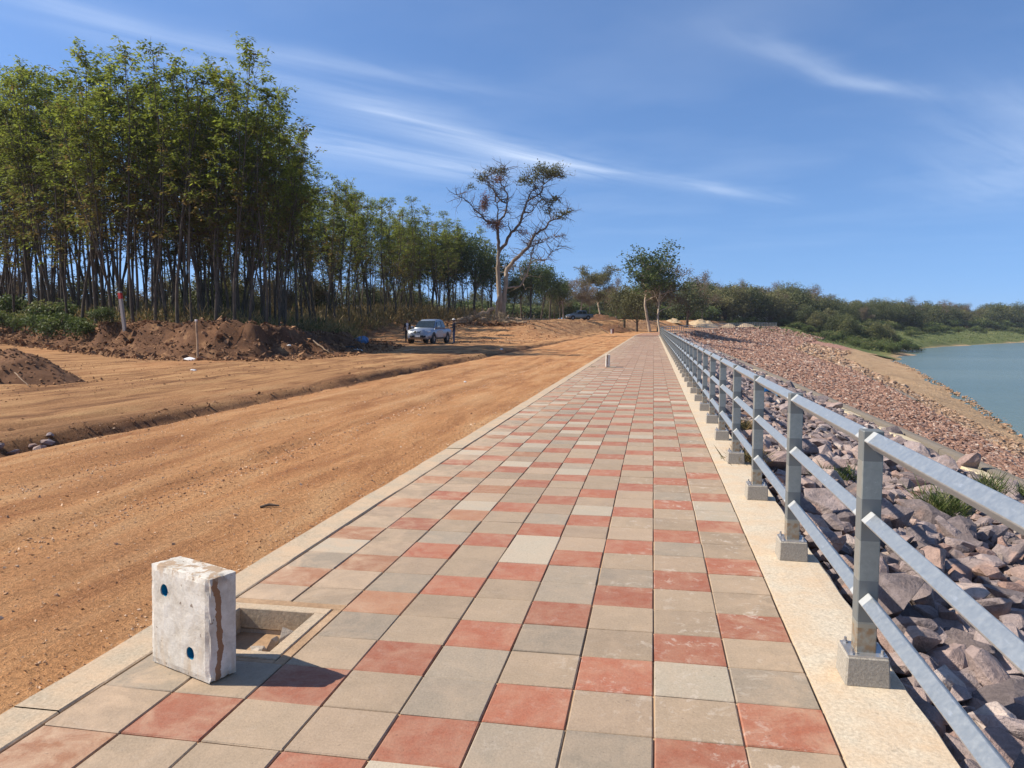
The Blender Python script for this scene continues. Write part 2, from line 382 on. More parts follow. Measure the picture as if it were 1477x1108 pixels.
M_GRASSB = leaf_mat('bank grass', ((0.0, (0.055, 0.085, 0.025)), (0.6, (0.105, 0.145, 0.04)), (1.0, (0.22, 0.21, 0.075))), 0.3)
def bark(name, a, b):
    t = NT(name); o = t.coord('Object', (1, 1, 0.3))
    n = t.noise(o, 7, 5, 0.65)
    t.bump(n, 0.6, 0.04)
    return t.fin(t.ramp(n, (0.3, a), (0.7, b)), 0.9, 0, 0.15)
M_BARK = bark('rubber bark', (0.050, 0.040, 0.030), (0.135, 0.110, 0.085))
M_BARKP = bark('pale bark', (0.30, 0.235, 0.170), (0.52, 0.43, 0.33))
M_BARKD = bark('dark bark', (0.06, 0.045, 0.034), (0.15, 0.115, 0.085))
M_TWIG = bark('grey twigs', (0.15, 0.12, 0.095), (0.28, 0.235, 0.19))
def water_mat():
    t = NT('river water'); w = t.coord('World', (1, 0.45, 1))
    c = t.ramp(t.noise(t.coord('World', (0.02, 0.05, 1)), 1.0, 4), (0.35, (0.095, 0.135, 0.108)), (0.65, (0.120, 0.160, 0.128)))
    t.bump(t.math('ADD', t.noise(w, 1.6, 5, 0.65), t.math('MULTIPLY', t.noise(w, 0.25, 3), 2.0)), 0.35, 0.12)
    t.b.inputs['IOR'].default_value = 1.14
    return t.fin(c, 0.24, 0, 0.5)
M_WATER = water_mat()
M_WOOD = simple('weathered timber', (0.36, 0.25, 0.16), 0.9, 0, 0.2, 0.25, 5, 0.4)
M_LOG = bark('stripped log', (0.20, 0.125, 0.075), (0.46, 0.33, 0.215))
M_CLOTH = simple('white plastic bag', (0.75, 0.74, 0.72), 0.6)
M_BLUE = simple('blue pipe plastic', (0.010, 0.19, 0.34), 0.4, 0, 0.5, 0.08)
M_BLUEPALE = simple('blue plastic sheet', (0.10, 0.20, 0.38), 0.5)

# ------------------------------------------------------------------ lie of the land
CRY = np.array([-60, 100, 112, 120, 167, 209, 240, 436, 740, 3000.0])
CRX = np.array([.985, .985, 1.6, 3.4, 15.5, 31.8, 45, 163, 350, 1800.0])
def crest(y): return np.interp(y, CRY, CRX)
BL = [  # (z, Y list, X list): lines running along the bank below the crest
    (-1.15, [-60, 112, 167, 209, 240, 300, 436, 740, 3000], [5.25, 5.8, 20, 36.5, 53, 91, 173, 362, 1815]),
    (-2.75, [-60, 0, 28, 48, 73, 125, 167, 209, 240, 300, 436, 740, 3000], [9, 9.2, 11.4, 14.4, 17.5, 21.5, 31, 44, 62, 103, 188, 378, 1830]),
    (-4.2, [-60, 0, 31, 58, 79, 139, 167, 209, 240, 300, 436, 740, 3000], [12, 12, 15.2, 19.2, 22.2, 30.5, 39, 53, 71, 112, 201, 392, 1845]),
    (-5.6, [-60, 0, 52, 77, 109, 146, 157, 189, 225, 262, 292, 328, 436, 740, 3000], [16, 16.5, 22.6, 28.7, 35.6, 43.2, 45, 57.4, 66.4, 89.5, 112.8, 140.7, 214, 405, 1860]),
    (-8.0, [-60, 52, 157, 240, 436, 3000], [30, 36, 60, 95, 240, 1900])]
def cz(y): return 0.80 * smooth01(92, 200, np.asarray(y, float)) * (1 - smooth01(230, 330, np.asarray(y, float)))
def bank_z(x, y):
    x = np.asarray(x, float); y = np.asarray(y, float)
    xs = [crest(y)] + [np.interp(y, b[1], b[2]) for b in BL]; zs = [-0.12] + [b[0] for b in BL]
    z = np.full(x.shape, zs[-1])
    for i in range(len(xs) - 2, -1, -1):
        t = np.clip((x - xs[i]) / np.maximum(xs[i + 1] - xs[i], .01), 0, 1)
        z = np.where(x < xs[i + 1], zs[i] + (zs[i + 1] - zs[i]) * t, z)
    return z + cz(y) * np.clip(1 - (x - xs[0]) / np.maximum(xs[4] - xs[0], .1), 0, 1)
BANK = np.array([[-75, 62], [-48, 46], [-38.4, 39.7], [-28.8, 33.9], [-21.7, 29.8], [-17.6, 27.4], [-15.4, 27.5], [-14.6, 31.2], [-14.8, 36.7], [-16.6, 45], [-20, 52], [-24, 60], [-26, 90], [-27, 140]])
BANKH = np.array([1.0, 1.05, 1.1, 1.2, 1.3, 1.32, 1.28, 1.2, 1.0, .75, .5, .6, .3, .2])
def bank_dist(x, y):
    """signed distance behind the foot of the dirt bank (positive = up on the plantation side) and its height there"""
    x = np.asarray(x, float); y = np.asarray(y, float)
    best = np.full(x.shape, 1e9); sg = np.zeros(x.shape); hh = np.zeros(x.shape)
    for i in range(len(BANK) - 1):
        a, b = BANK[i], BANK[i + 1]; d = b - a; L2 = d @ d
        t = np.clip(((x - a[0]) * d[0] + (y - a[1]) * d[1]) / L2, 0, 1)
        dx, dy = x - (a[0] + t * d[0]), y - (a[1] + t * d[1])
        q = np.hypot(dx, dy); cr = d[0] * dy - d[1] * dx
        m = q < best
        best = np.where(m, q, best); sg = np.where(m, np.sign(cr), sg); hh = np.where(m, BANKH[i] + (BANKH[i + 1] - BANKH[i]) * t, hh)
    return best * sg, hh
def ground_z(x, y, full=False):
    x = np.asarray(x, float); y = np.asarray(y, float)
    s = crest(y) - x
    road = smooth01(3.2, 3.3, s) * (1 - smooth01(8.3, 8.6, s))
    wob = 0.22 * fbm(y * .35, x * 0, 3, 5) + 0.16 * fbm(y * 1.3, x * 1.3, 3, 6)
    sd = s + wob                                     # ragged edge of the ditch
    z = np.full(x.shape, -0.07)
    zr = -0.035 - 0.02 * smooth01(6.5, 8.2, s) + 0.035 * fbm(s * 1.5, y * .10, 3, 21) * smooth01(3.3, 4.0, s) + 0.022 * fbm(x * 5, y * 3.2, 4, 31, .6)
    rut = np.exp(-((s - 5.05 - .10 * np.sin(y * .16)) / .13) ** 2) + .6 * np.exp(-((s - 6.5 - .08 * np.sin(y * .21)) / .16) ** 2)
    zr = zr - 0.042 * rut * (0.6 + 0.8 * (vn(y * .5, y * 0, 3) + .5))
    z = np.where(s > 3.2, zr, z)
    dep = 0.55 + 0.9 * np.clip(vn(y * .13, y * 0, 77) + .35, 0, 1)
    ditch = np.exp(-((sd - 8.45) / .20) ** 2) * 0.11 * dep * (1 - smooth01(70, 95, y))
    left = smooth01(8.42, 8.68, sd)
    zl = 0.035 * dep + 0.05 * fbm(x * .25, y * .25, 3, 41) + 0.05 * fbm(x * .9, y * .16, 3, 43) + 0.03 * fbm(x * 3, y * 1.2, 3, 45)
    trk = np.zeros(x.shape)
    for c0, am in ((10.2, .9), (11.6, 1.0), (13.9, .7), (15.4, .8)):
        trk = trk + am * np.exp(-((s + 2.2 * smooth01(20, 45, y) * 0 - c0 - .9 * np.sin(y * .055 + c0)) / .16) ** 2)
    zl = zl - 0.05 * trk * (1 - smooth01(55, 70, y))
    z = np.where(s > 8.2, (1 - left) * z + left * zl, z) - ditch
    # far rise: the cleared mound under the big tree and the land beyond the bend
    far = smooth01(9.0, 15, s) * smooth01(56, 92, y) * 1.75 + smooth01(8.5, 14, s) * smooth01(92, 135, y) * 0.45
    far = far * (1 + 0.22 * fbm(x * .12, y * .08, 3, 51)) + smooth01(9, 13, s) * smooth01(55, 70, y) * 0.12 * fbm(x * .6, y * .4, 3, 53)
    z = z + far
    z = z + smooth01(18, 42, s) * .42 * (1 - smooth01(52, 80, y))
    z = z + cz(y) * (1 - smooth01(8, 14, s))
    bd, bh = bank_dist(x, y)
    rag = bd - .55 + 0.9 * fbm(x * .55, y * .55, 3, 61) + 0.42 * fbm(x * 1.9, y * 1.9, 4, 63, .6)
    top = bh + 0.55 * vn(x * .33, y * .33, 71) * (bh > .8)
    b = .35 * smooth01(-.5, .6, rag) + .65 * smooth01(.5, 1.35, rag)
    z = z + (top * b + 0.34 * fbm(x * 1.7, y * 1.7, 4, 65, .6) * smooth01(-.6, .2, rag) * (1 - smooth01(2.2, 3.4, rag))) * (s > 10)
    z = z + (s > 10) * 0.25 * fbm(x * .2, y * .2, 3, 67) * smooth01(2, 6, bd)
    if not full: return z
    bankm = smooth01(-1.0, -.2, rag) * (1 - smooth01(2.6, 3.8, rag)) * smooth01(.3, .6, bh) * (s > 10)
    bankm = np.maximum(bankm, 0.75 * (ditch > .05) + 0.35 * left * (1 - smooth01(8.8, 10.2, sd)) * (1 - smooth01(40, 60, y)))
    bankm = np.maximum(bankm, .8 * smooth01(-1.5, 1.0, rag + 1.2 * fbm(x * .4, y * .4, 2, 69)) * (1 - smooth01(2, 4, rag)) * (s > 10) * smooth01(.3, .6, bh))
    litm = smooth01(2.2, 4.0, rag) * (s > 10)
    rd = road * np.clip(.85 + .5 * fbm(x * .3, y * .1, 3, 73), 0, 1)
    rd = np.maximum(rd, .6 * smooth01(.05, .3, fbm(x * .25, y * .06, 3, 75)) * left)
    return z, np.stack([np.clip(rd, 0, 1), np.clip(bankm, 0, 1), np.clip(litm, 0, 1), np.ones_like(z)], -1)
def gz(x, y): return float(ground_z(np.array([float(x)]), np.array([float(y)]))[0])
def bz(x, y): return float(bank_z(np.array([float(x)]), np.array([float(y)]))[0])
def steps(a, b, f):
    out = [a]
    while out[-1] < b: out.append(min(b, out[-1] + f(out[-1])))
    return np.array(out)
def soil_attr(me, C):
    a = me.attributes.new('soil', 'FLOAT_COLOR', 'POINT'); a.data.foreach_set('color', np.asarray(C, np.float32).ravel())
def grid_faces(nu, nv):
    i = np.arange(nu - 1)[:, None] * nv + np.arange(nv - 1)[None, :]
    return np.stack([i, i + 1, i + nv + 1, i + nv], -1).reshape(-1, 4)

ys = steps(-6, 2600, lambda y: 0.07 + 0.016 * max(0, y) if y < 60 else (0.9 + (y - 60) * .02))
ss = np.concatenate([[0.0, 1.6, 3.15], steps(3.24, 900, lambda s: 0.065 + max(0, s - 3.3) * .009 if s < 9 else (0.13 + (s - 9) * .008 if s < 60 else 2 + (s - 60) * .08))])
Sg, Yg = np.meshgrid(ss, ys); Xg = crest(Yg) - Sg
Zg, Cg = ground_z(Xg, Yg, True)
czg = cz(ys); Zg[:, 0] = czg - 0.10; Zg[:, 1] = czg - 0.09; Zg[:, 2] = czg - 0.09
# the chambers under the promenade are dug into the ground
hole = (Sg < 3.2)
me = np_mesh('ground', np.stack([Xg, Yg, np.where(hole & (Yg < 30), -0.75, Zg)], -1), grid_faces(len(ys), len(ss)), M_GROUND, True)
soil_attr(me, Cg.reshape(-1, 4))
ground = tag(obj('ground', me), kind='structure')

# ---- embankment (riprap slope) and the natural bank beyond it
def loft(name, yfun, vs, us, mat, colour, disp):
    V, U = np.meshgrid(vs, us, indexing='ij')
    Y = yfun(V, U)
    x0 = crest(Y); x5 = np.interp(Y, BL[4][1], BL[4][2])
    X = x0 + (x5 - x0) * U
    Z = bank_z(X, Y) + disp(X, Y)
    me = np_mesh(name, np.stack([X, Y, Z], -1), grid_faces(len(vs), len(us)), mat, True)
    soil_attr(me, colour(X, Y).reshape(-1, 4))
    return obj(name, me)
us = np.concatenate([np.linspace(0, .25, 34), np.linspace(.26, .8, 60), np.linspace(.83, 1, 5)])
def emb_col(X, Y):
    x1, x2, x3 = [np.interp(Y, BL[i][1], BL[i][2]) for i in (0, 1, 2)]
    r = smooth01(-.4, .4, X - x1 + .5 * fbm(X, Y * .4, 2, 3)); g = smooth01(-1.2, 1.5, X - x3 + 1.6 * fbm(X * .25, Y * .12, 3, 4))
    return np.stack([r, g, 0 * r, 1 + 0 * r], -1)
def emb_disp(X, Y):
    x3 = np.interp(Y, BL[2][1], BL[2][2])
    return -0.03 + 0.10 * fbm(X * .7, Y * .7, 3, 8) * smooth01(.3, 1.2, X - crest(Y)) + smooth01(0, 2, X - x3) * .25 * fbm(X * .35, Y * .1, 3, 9)
embankment = tag(loft('embankment', lambda v, u: v * (1 - .25 * np.clip(u * 1.2, 0, 1) * smooth01(60, 209, v)), steps(-6, 209, lambda y: .25 + max(0, y) * .012), us, M_EMB, emb_col, emb_disp), kind='structure')
def rb_col(X, Y):
    x4 = np.interp(Y, BL[3][1], BL[3][2])
    g = 1 - smooth01(-2.5, 0.5, X - x4 + 4.0 * fbm(X * .08, Y * .08, 3, 14))
    return np.stack([0 * g, 1 + 0 * g, g, 1 + 0 * g], -1)
riverbank = tag(loft('riverbank', lambda v, u: v - np.clip(u * 1.2, 0, 1) * 52 * (1 - smooth01(209, 330, v)), steps(203, 1500, lambda y: 2 + (y - 203) * .02), np.linspace(0, 1, 60), M_EMB, rb_col,
                     lambda X, Y: .05 + 0.7 * fbm(X * .08, Y * .08, 3, 18) * smooth01(3, 12, X - crest(Y))), kind='structure')
# ---- water
V = np.array([[8, -80, -5.6], [4000, -80, -5.6], [4000, 5000, -5.6], [8, 5000, -5.6]])
river = tag(obj('river_water', np_mesh('river_water', V, [[0, 1, 2, 3]], M_WATER)), kind='structure')

# ------------------------------------------------------------------ promenade paving
X0, T, Y0 = -2.08, 0.30, 2.55                 # left edge of slabs, slab pitch, a course line
PIT = (-2.08, -1.48, 2.85, 3.53)              # open chamber beside the kerb
PIT2 = (-2.08, -1.78, 25.05, 25.65)
def sheet(name, rects, z, mat, kind='structure', th=None):
    bm = bmesh.new()
    for (x0, x1, y0, y1) in rects:
        vs = [bm.verts.new((x, y, z)) for x, y in ((x0, y0), (x1, y0), (x1, y1), (x0, y1))]; bm.faces.new(vs)
    o = bm_obj(name, bm, mat)
    return tag(o, kind=kind)
pavement = sheet('pavement', [(-2.085, PIT[0], -3, 94), (PIT[1], .62, -3, 94), (PIT[0], PIT[1], -3, PIT[2]), (PIT[0], PIT[1], PIT[3], 25.05),
                              (PIT[0], -1.78, 25.65, 94), (-1.78, PIT[1], 25.05, 94)], -0.009, M_JOINT)
def slab_mesh(seed, w=.2945, d=.2945, bev=.004):
    r = random.Random(seed); bm = bmesh.new()
    box(bm, (0, 0, -.02), (w, d, .04))
    tops = [e for e in bm.edges if all(v.co.z > -.001 for v in e.verts)] + [e for e in bm.edges if abs(e.verts[0].co.z - e.verts[1].co.z) > .01]
    bmesh.ops.bevel(bm, geom=tops, offset=bev, segments=1, affect='EDGES')
    for v in bm.verts:
        v.co.x += r.uniform(-.0012, .0012); v.co.y += r.uniform(-.0012, .0012)
    me = bpy.data.meshes.new('paving_slab'); bm.to_mesh(me); bm.free(); me.materials.append(M_TILE); return me
slabs = [slab_mesh(i) for i in range(8)]
cut = slab_mesh(99, .2945, .215)
def slab_col(i, j, r):
    red = (j - (i + 2)) % 3 == 0
    r.random()
    if red:
        k = r.uniform(.86, 1.08); c = [v * k for v in RED]
        if i <= -5 and r.random() < .5: c = [c[0] * 1.05, c[1] * 1.45, c[2] * 1.4]
    else:
        k = r.uniform(.84, 1.06); c = [v * k for v in GREY]; q = r.random()
        if q < (.05 if j < 6 else .15): c = [.44 * k, .375 * k, .28 * k]
        elif q < .25: c = [.30 * k, .245 * k, .18 * k]
        elif q < .42: c = [.36 * k, .265 * k, .18 * k]
    return c
rt = random.Random(5)
far_t = []
for j in range(-4, 305):
    for i in range(-7, 2):
        x = X0 + T * (i + 7) + T / 2; y = Y0 + T * j + T / 2
        if i <= -6 and j in (1, 2): continue
        if i == -7 and 25.0 < y < 25.7: continue
        c = slab_col(i, j, rt)
        if j < 30:
            me = slabs[rt.randrange(8)]; yy = y
            if i <= -6 and j == 3: me = cut; yy = y + .04
            o = obj('paving_slab', me, pavement); o.color = (*c, 1)
            o.location = (x + rt.uniform(-.0015, .0015), yy + rt.uniform(-.0015, .0015), rt.uniform(-.0018, .0018))
            o.rotation_euler = (rt.uniform(-.005, .005), rt.uniform(-.005, .005), rt.uniform(-.004, .004) + rt.choice((0, math.pi)))
            if me is cut: o.rotation_euler[2] = 0
        else: far_t.append((x, y, rt.uniform(-.0018, .0018), rt.uniform(-.004, .004), c))
FT = np.array([[a[0], a[1], a[2]] for a in far_t]); n = len(FT)
hw = .147; bs = np.array([[-hw, -hw, -.03], [hw, -hw, -.03], [hw, hw, -.03], [-hw, hw, -.03], [-hw, -hw, 0], [hw, -hw, 0], [hw, hw, 0], [-hw, hw, 0]])
tilt = np.array([a[3] for a in far_t])
Vt = FT[:, None, :] + bs[None]; Vt[:, :, 2] += bs[None, :, 1] * tilt[:, None]
bf = np.array([[4, 5, 6, 7], [0, 1, 5, 4], [1, 2, 6, 5], [2, 3, 7, 6], [3, 0, 4, 7]])
Ff = (np.arange(n)[:, None, None] * 8 + bf[None]).reshape(-1, 4)
me = np_mesh('paving_slabs', Vt, Ff, M_TILE_FAR)
a = me.attributes.new('tint', 'FLOAT_COLOR', 'FACE')
a.data.foreach_set('color', np.repeat(np.array([[*t_[4], 1] for t_ in far_t], np.float32), 5, 0).ravel())
tag(obj('distant_paving_slab', me, pavement), kind='stuff')
# paving round the bend, too far to tell the slabs apart
def ribbon(name, s0, s1, y0, y1, z, mat, step=2.0):
    yy = np.linspace(y0, y1, max(2, int((y1 - y0) / step))); x = crest(yy)
    V = np.stack([np.stack([x - s0, yy, cz(yy) + z], -1), np.stack([x - s1, yy, cz(yy) + z], -1)], 1)
    return obj(name, np_mesh(name, V, grid_faces(len(yy), 2)[:, ::-1], mat))
_t = NT('far paving'); _w = _t.coord('World')
_v = _t.node('ShaderNodeTexBrick'); _t.l.new(_w, _v.inputs[0]); _v.inputs['Scale'].default_value = 1.0
_v.inputs['Brick Width'].default_value = .3; _v.inputs['Row Height'].default_value = .3; _v.offset = 0
_v.inputs['Color1'].default_value = (*GREY, 1); _v.inputs['Color2'].default_value = (*RED, 1); _v.inputs['Mortar'].default_value = (.2, .15, .1, 1); _v.inputs['Mortar Size'].default_value = .008
M_FARPAVE = _t.fin(_v.outputs[0], .85)
tag(ribbon('bend_pavement', .365, 3.07, 94.05, 209, 0.004, M_FARPAVE), kind='structure')

# kerb in long cast lengths
kerb = empty('kerb', (0, 0, 0)); kerb['kind'] = 'structure'
def kerb_piece(y0, y1, seed):
    n = max(3, int((y1 - y0) / .12)); yy = np.linspace(y0, y1, n)
    prof = [(-2.285, -.3), (-2.283, -.006), (-2.277, .002), (-2.095, .003), (-2.088, -.003), (-2.087, -.3)]
    V = []
    for k, (px, pz) in enumerate(prof):
        ox = .010 * fbm(yy * 2.5 + seed, yy * 0 + k, 3, 5) if k in (1, 2) else 0 * yy
        oz = .008 * fbm(yy * 1.7 + seed, yy * 0 + 3, 3, 6) if k in (1, 2, 3) else 0 * yy
        V.append(np.stack([px + crest(yy) - .985 + ox, yy, pz + oz + cz(yy)], -1))
    V = np.stack(V, 1)
    F = grid_faces(n, len(prof))[:, ::-1]
    me = np_mesh('kerb_length', V, F, M_KERB)
    return obj('kerb_length', me, kerb)
ky = [-3, 2.335] + list(np.arange(8.3, 120, 6.0))
for a_, b_ in zip(ky[:-1], ky[1:]): kerb_piece(a_ + .002, b_ - .002, a_)

# pale concrete strip carrying the railing
yy = steps(-3, 209, lambda y: .05 + max(0, y) * .01)
prof = [(.625, -.02, 0), (.628, .003, 0), (.75, .004, .5), (.9, .003, .5), (.972, 0, 1), (.985, -.012, 1.4), (.982, -.30, .6), (.96, -.45, 0)]
V = []
for k, (px, pz, e) in enumerate(prof):
    V.append(np.stack([px + crest(yy) - .985 + e * .011 * fbm(yy * 4.3, yy * 0 + (k > 3), 4, 9), yy, cz(yy) + pz + .004 * e * fbm(yy * 2.2, yy * 0 + k, 3, 10)], -1))
strip = tag(obj('concrete_strip', np_mesh('concrete_strip', np.stack(V, 1), grid_faces(len(yy), len(prof)), M_STRIP)), kind='structure')

# ------------------------------------------------------------------ rock meshes
def hull_mesh(seed, npts=14, flat=.6, bevel=0.0, elong=1.3):
    r = random.Random(seed); bm = bmesh.new()
    for k in range(npts):
        v = Vector((r.gauss(0, 1), r.gauss(0, 1), r.gauss(0, 1))).normalized() * r.uniform(.75, 1.0)
        bm.verts.new((v.x * .5 * elong, v.y * .5, v.z * .5 * flat))
    g = bmesh.ops.convex_hull(bm, input=bm.verts)
    for v in [v for v in bm.verts if not v.link_faces]: bm.verts.remove(v)
    bmesh.ops.dissolve_limit(bm, angle_limit=R(9), verts=bm.verts, edges=bm.edges)
    if bevel > 0: bmesh.ops.bevel(bm, geom=list(bm.edges), offset=bevel, segments=2, profile=.6, affect='EDGES', clamp_overlap=True)
    bmesh.ops.triangulate(bm, faces=bm.faces)
    return bm
def hull_np(seed, **k):
    bm = hull_mesh(seed, **k); bm.verts.index_update(); bm.verts.ensure_lookup_table()
    V = np.array([v.co[:] for v in bm.verts]); F = np.array([[v.index for v in f.verts] for f in bm.faces]); bm.free(); return V, F
def rotm(rx, ry, rz):
    cx, sx, cy, sy, cz, sz = np.cos(rx), np.sin(rx), np.cos(ry), np.sin(ry), np.cos(rz), np.sin(rz)
    z0 = np.zeros_like(cx)
    Mx = np.stack([np.stack([1 + z0, z0, z0], -1), np.stack([z0, cx, -sx], -1), np.stack([z0, sx, cx], -1)], -2)
    My = np.stack([np.stack([cy, z0, sy], -1), np.stack([z0, 1 + z0, z0], -1), np.stack([-sy, z0, cy], -1)], -2)
    Mz = np.stack([np.stack([cz, -sz, z0], -1), np.stack([sz, cz, z0], -1), np.stack([z0, z0, 1 + z0], -1)], -2)
    return Mz @ My @ Mx
def scatter(name, P, S, mat, tilt=.35, tone=None, shapes=None, slope=None, parent=None, kind='stuff'):
    """many stones joined in one mesh: P positions, S sizes"""
    n = len(P); k = rng.integers(0, len(shapes), n); Rm = rotm(rng.normal(0, tilt, n), rng.normal(0, tilt, n), rng.uniform(0, 6.28, n))
    tone = rng.random(n) if tone is None else tone
    if slope is not None:
        Rs = rotm(0 * slope, slope, 0 * slope); Rm = Rs @ Rm
    VV, FF, TT = [], [], []; off = 0
    for q, (v, f) in enumerate(shapes):
        m = np.where(k == q)[0]
        if not len(m): continue
        A = np.einsum('nij,vj->nvi', Rm[m], v) * S[m][:, None, None] + P[m][:, None, :]
        VV.append(A.reshape(-1, 3)); FF.append((f[None] + (np.arange(len(m)) * len(v))[:, None, None]).reshape(-1, 3) + off); off += len(m) * len(v)
        TT.append(np.repeat(tone[m], len(f)))
    me = np_mesh(name, np.concatenate(VV), np.concatenate(FF), mat)
    a = me.attributes.new('tone', 'FLOAT', 'FACE'); a.data.foreach_set('value', np.concatenate(TT).astype(np.float32))
    return tag(obj(name, me, parent), kind=kind)
HS = [hull_np(100 + i, npts=13, flat=random.uniform(.5, .8), elong=random.uniform(1.1, 1.6)) for i in range(26)]
HP = [hull_np(300 + i, npts=8, flat=.6, elong=1.2) for i in range(8)]
near_rocks = []
for i in range(18):
    bm = hull_mesh(500 + i, npts=17, flat=random.uniform(.6, .85), bevel=.016, elong=random.uniform(1.15, 1.65))
    bmesh.ops.subdivide_edges(bm, edges=[e for e in bm.edges if e.calc_length() > .16], cuts=2, use_grid_fill=True); bmesh.ops.triangulate(bm, faces=bm.faces); bm.normal_update()
    for v in bm.verts:
        q = np.array([v.co.x * 5 + i * 7]), np.array([(v.co.y + v.co.z * 1.3) * 5])
        v.co += v.normal * float(.032 * fbm(q[0], q[1], 3, 600 + i)[0] - .018 * abs(fbm(q[0] * .6, q[1] * .6 + 9, 2, 640 + i)[0]))
    me = bpy.data.meshes.new('stone'); bm.to_mesh(me); bm.free(); me.materials.append(M_ROCK1); near_rocks.append(me)

near_rocks_m = []
for i in range(5):
    bm = hull_mesh(700 + i, npts=12, flat=.7, bevel=.02, elong=1.2)
    me = bpy.data.meshes.new('rubble_lump'); bm.to_mesh(me); bm.free(); me.materials.append(M_PITWALL); near_rocks_m.append(me)

# ------------------------------------------------------------------ open inspection chamber
def chamber(name, label, x0, x1, y0, y1, rim, depth):
    r = empty(name, ((x0 + x1) / 2, (y0 + y1) / 2, 0)); tag(r, label, 'pit', 'open inspection pits by the kerb')
    cx, cy = r.location.x, r.location.y
    bm = bmesh.new(); w = rim
    for (a, b, c, d) in ((x0, x1, y0, y0 + w), (x0, x1, y1 - w, y1), (x0, x0 + w, y0 + w, y1 - w), (x1 - w, x1, y0 + w, y1 - w)):
        box(bm, ((a + b) / 2 - cx, (c + d) / 2 - cy, -.055), (b - a - .0005, d - c - .0005, .105), None, .004)
    bm_obj('rim', bm, M_KERB, r)
    bm = bmesh.new(); t_ = .05; i0, i1, j0, j1 = x0 + w - .006, x1 - w + .006, y0 + w - .006, y1 - w + .006
    for (a, b, c, d) in ((i0 - t_, i1 + t_, j0 - t_, j0), (i0 - t_, i1 + t_, j1, j1 + t_), (i0 - t_, i0, j0, j1), (i1, i1 + t_, j0, j1)):
        box(bm, ((a + b) / 2 - cx, (c + d) / 2 - cy, -.11 - depth / 2), (b - a, d - c, depth))
    bm_obj('wall', bm, M_PITWALL, r)
    bm = bmesh.new(); box(bm, (0, 0, -depth - .02), (i1 - i0, j1 - j0, .08)); bm_obj('floor_silt', bm, M_SAND, r)
    return r
pit = chamber('inspection_pit', 'open square inspection pit with concrete rim behind the large white cover', -2.055, -1.535, 2.89, 3.47, .065, .15)
for q_ in range(9):                                   # rubble fallen into the pit
    o = obj('rubble_lump', near_rocks_m[q_ % 5], pit); s_ = random.uniform(.07, .15); o.scale = (s_, s_, s_ * .9); o.location = (random.uniform(-.10, .15), random.uniform(-.18, .17), -.11 + .02 * (q_ % 2)); o.rotation_euler = (q_, .3, q_ * 1.7)
# mortar bedding round the pit
bm = bmesh.new()
for (a, b, c, d) in ((-2.083, -1.482, 3.474, 3.535), (-1.531, -1.482, 2.853, 3.474), (-2.083, -1.531, 2.853, 2.886), (-2.083, -2.059, 2.886, 3.474)):
    box(bm, ((a + b) / 2 - pit.location.x, (c + d) / 2 - pit.location.y, -.02), (b - a - .002, d - c - .002, .03), None, .003)
bm_obj('mortar_bed', bm, M_SAND, pit)

def jitter_grid(x0f, x1f, y0, y1, sp):
    out = []; y = y0
    while y < y1:
        s_ = sp(y); a, b = x0f(y), x1f(y)
        xs = np.arange(a + s_ * .5 * rng.random(), b, s_)
        out.append(np.stack([xs + rng.uniform(-.4, .4, len(xs)) * s_, y + rng.uniform(-.4, .4, len(xs)) * s_, 0 * xs + s_], -1)); y += s_ * .9
    return np.concatenate(out)
L1 = lambda y: float(np.interp(y, BL[0][1], BL[0][2])); L2 = lambda y: float(np.interp(y, BL[1][1], BL[1][2])); L3 = lambda y: float(np.interp(y, BL[2][1], BL[2][2]))
cr1 = lambda y: float(crest(y))
# upper belt: grey-purple quarry stone
A = jitter_grid(lambda y: cr1(y) + .06, lambda y: L1(y) - .35, -1, 112, lambda y: .125 + max(0, y) * .0042)
A2 = jitter_grid(lambda y: cr1(y) + .16, lambda y: L1(y) - .35, 1.2, 40, lambda y: .24 + max(0, y) * .003)
big = np.concatenate([np.c_[A, np.zeros(len(A))], np.c_[A2, np.ones(len(A2))]])
size = np.where(big[:, 3] > 0, big[:, 2] * rng.uniform(.5, 1.0, len(big)) * (1 + .8 * (rng.random(len(big)) > .9)), big[:, 2] * rng.uniform(.8, 1.7, len(big)))
zz = bank_z(big[:, 0], big[:, 1]) + size * .12 + big[:, 3] * .07 - .02
# keep stones below the strip's edge
edge = crest(big[:, 1]); too = (big[:, 0] - size * .55 < edge); size = np.where(too, np.clip((big[:, 0] - edge) * 1.5, .08, .5), size)
big_x = big[:, 0] + np.where(too, .05, 0)
dist = np.hypot(big_x, big[:, 1]); ang = np.degrees(np.arctan2(big_x, big[:, 1])); vis = (ang < 24.5) & (big[:, 1] > 1.5)
rank = np.where(vis, size / dist, 0); order = np.argsort(-rank); near = order[:290]; rest = order[290:]
for k in near:
    o = obj('stone', near_rocks[int(rng.integers(0, 18))], embankment)
    o.location = (big_x[k], big[k, 1], zz[k]); s_ = size[k] * 1.08; o.scale = (s_, s_, s_)
    o.rotation_euler = (rng.normal(0, .3), rng.normal(.22, .3), rng.uniform(0, 6.28))
scatter('grey_riprap', np.stack([big_x[rest], big[rest, 1], zz[rest]], -1), size[rest], M_ROCK2, .35, None, HS, np.full(len(rest), .22), embankment)
# a broad flat slab lying just below the strip, as at the right edge of the picture
rs = [(1.75, 2.55, .95, 1.0, .55, .12), (1.62, 3.35, .62, .3, .5, .1), (1.35, 3.05, .40, 2.0, .8, .3)]
for (x, y, s_, rz, fl, ti) in rs:
    o = obj('stone', near_rocks[int(s_ * 10) % 18], embankment); o.location = (x, y, bz(x, y) + .05); o.scale = (s_, s_ * .9, s_ * fl); o.rotation_euler = (ti, .2, rz)
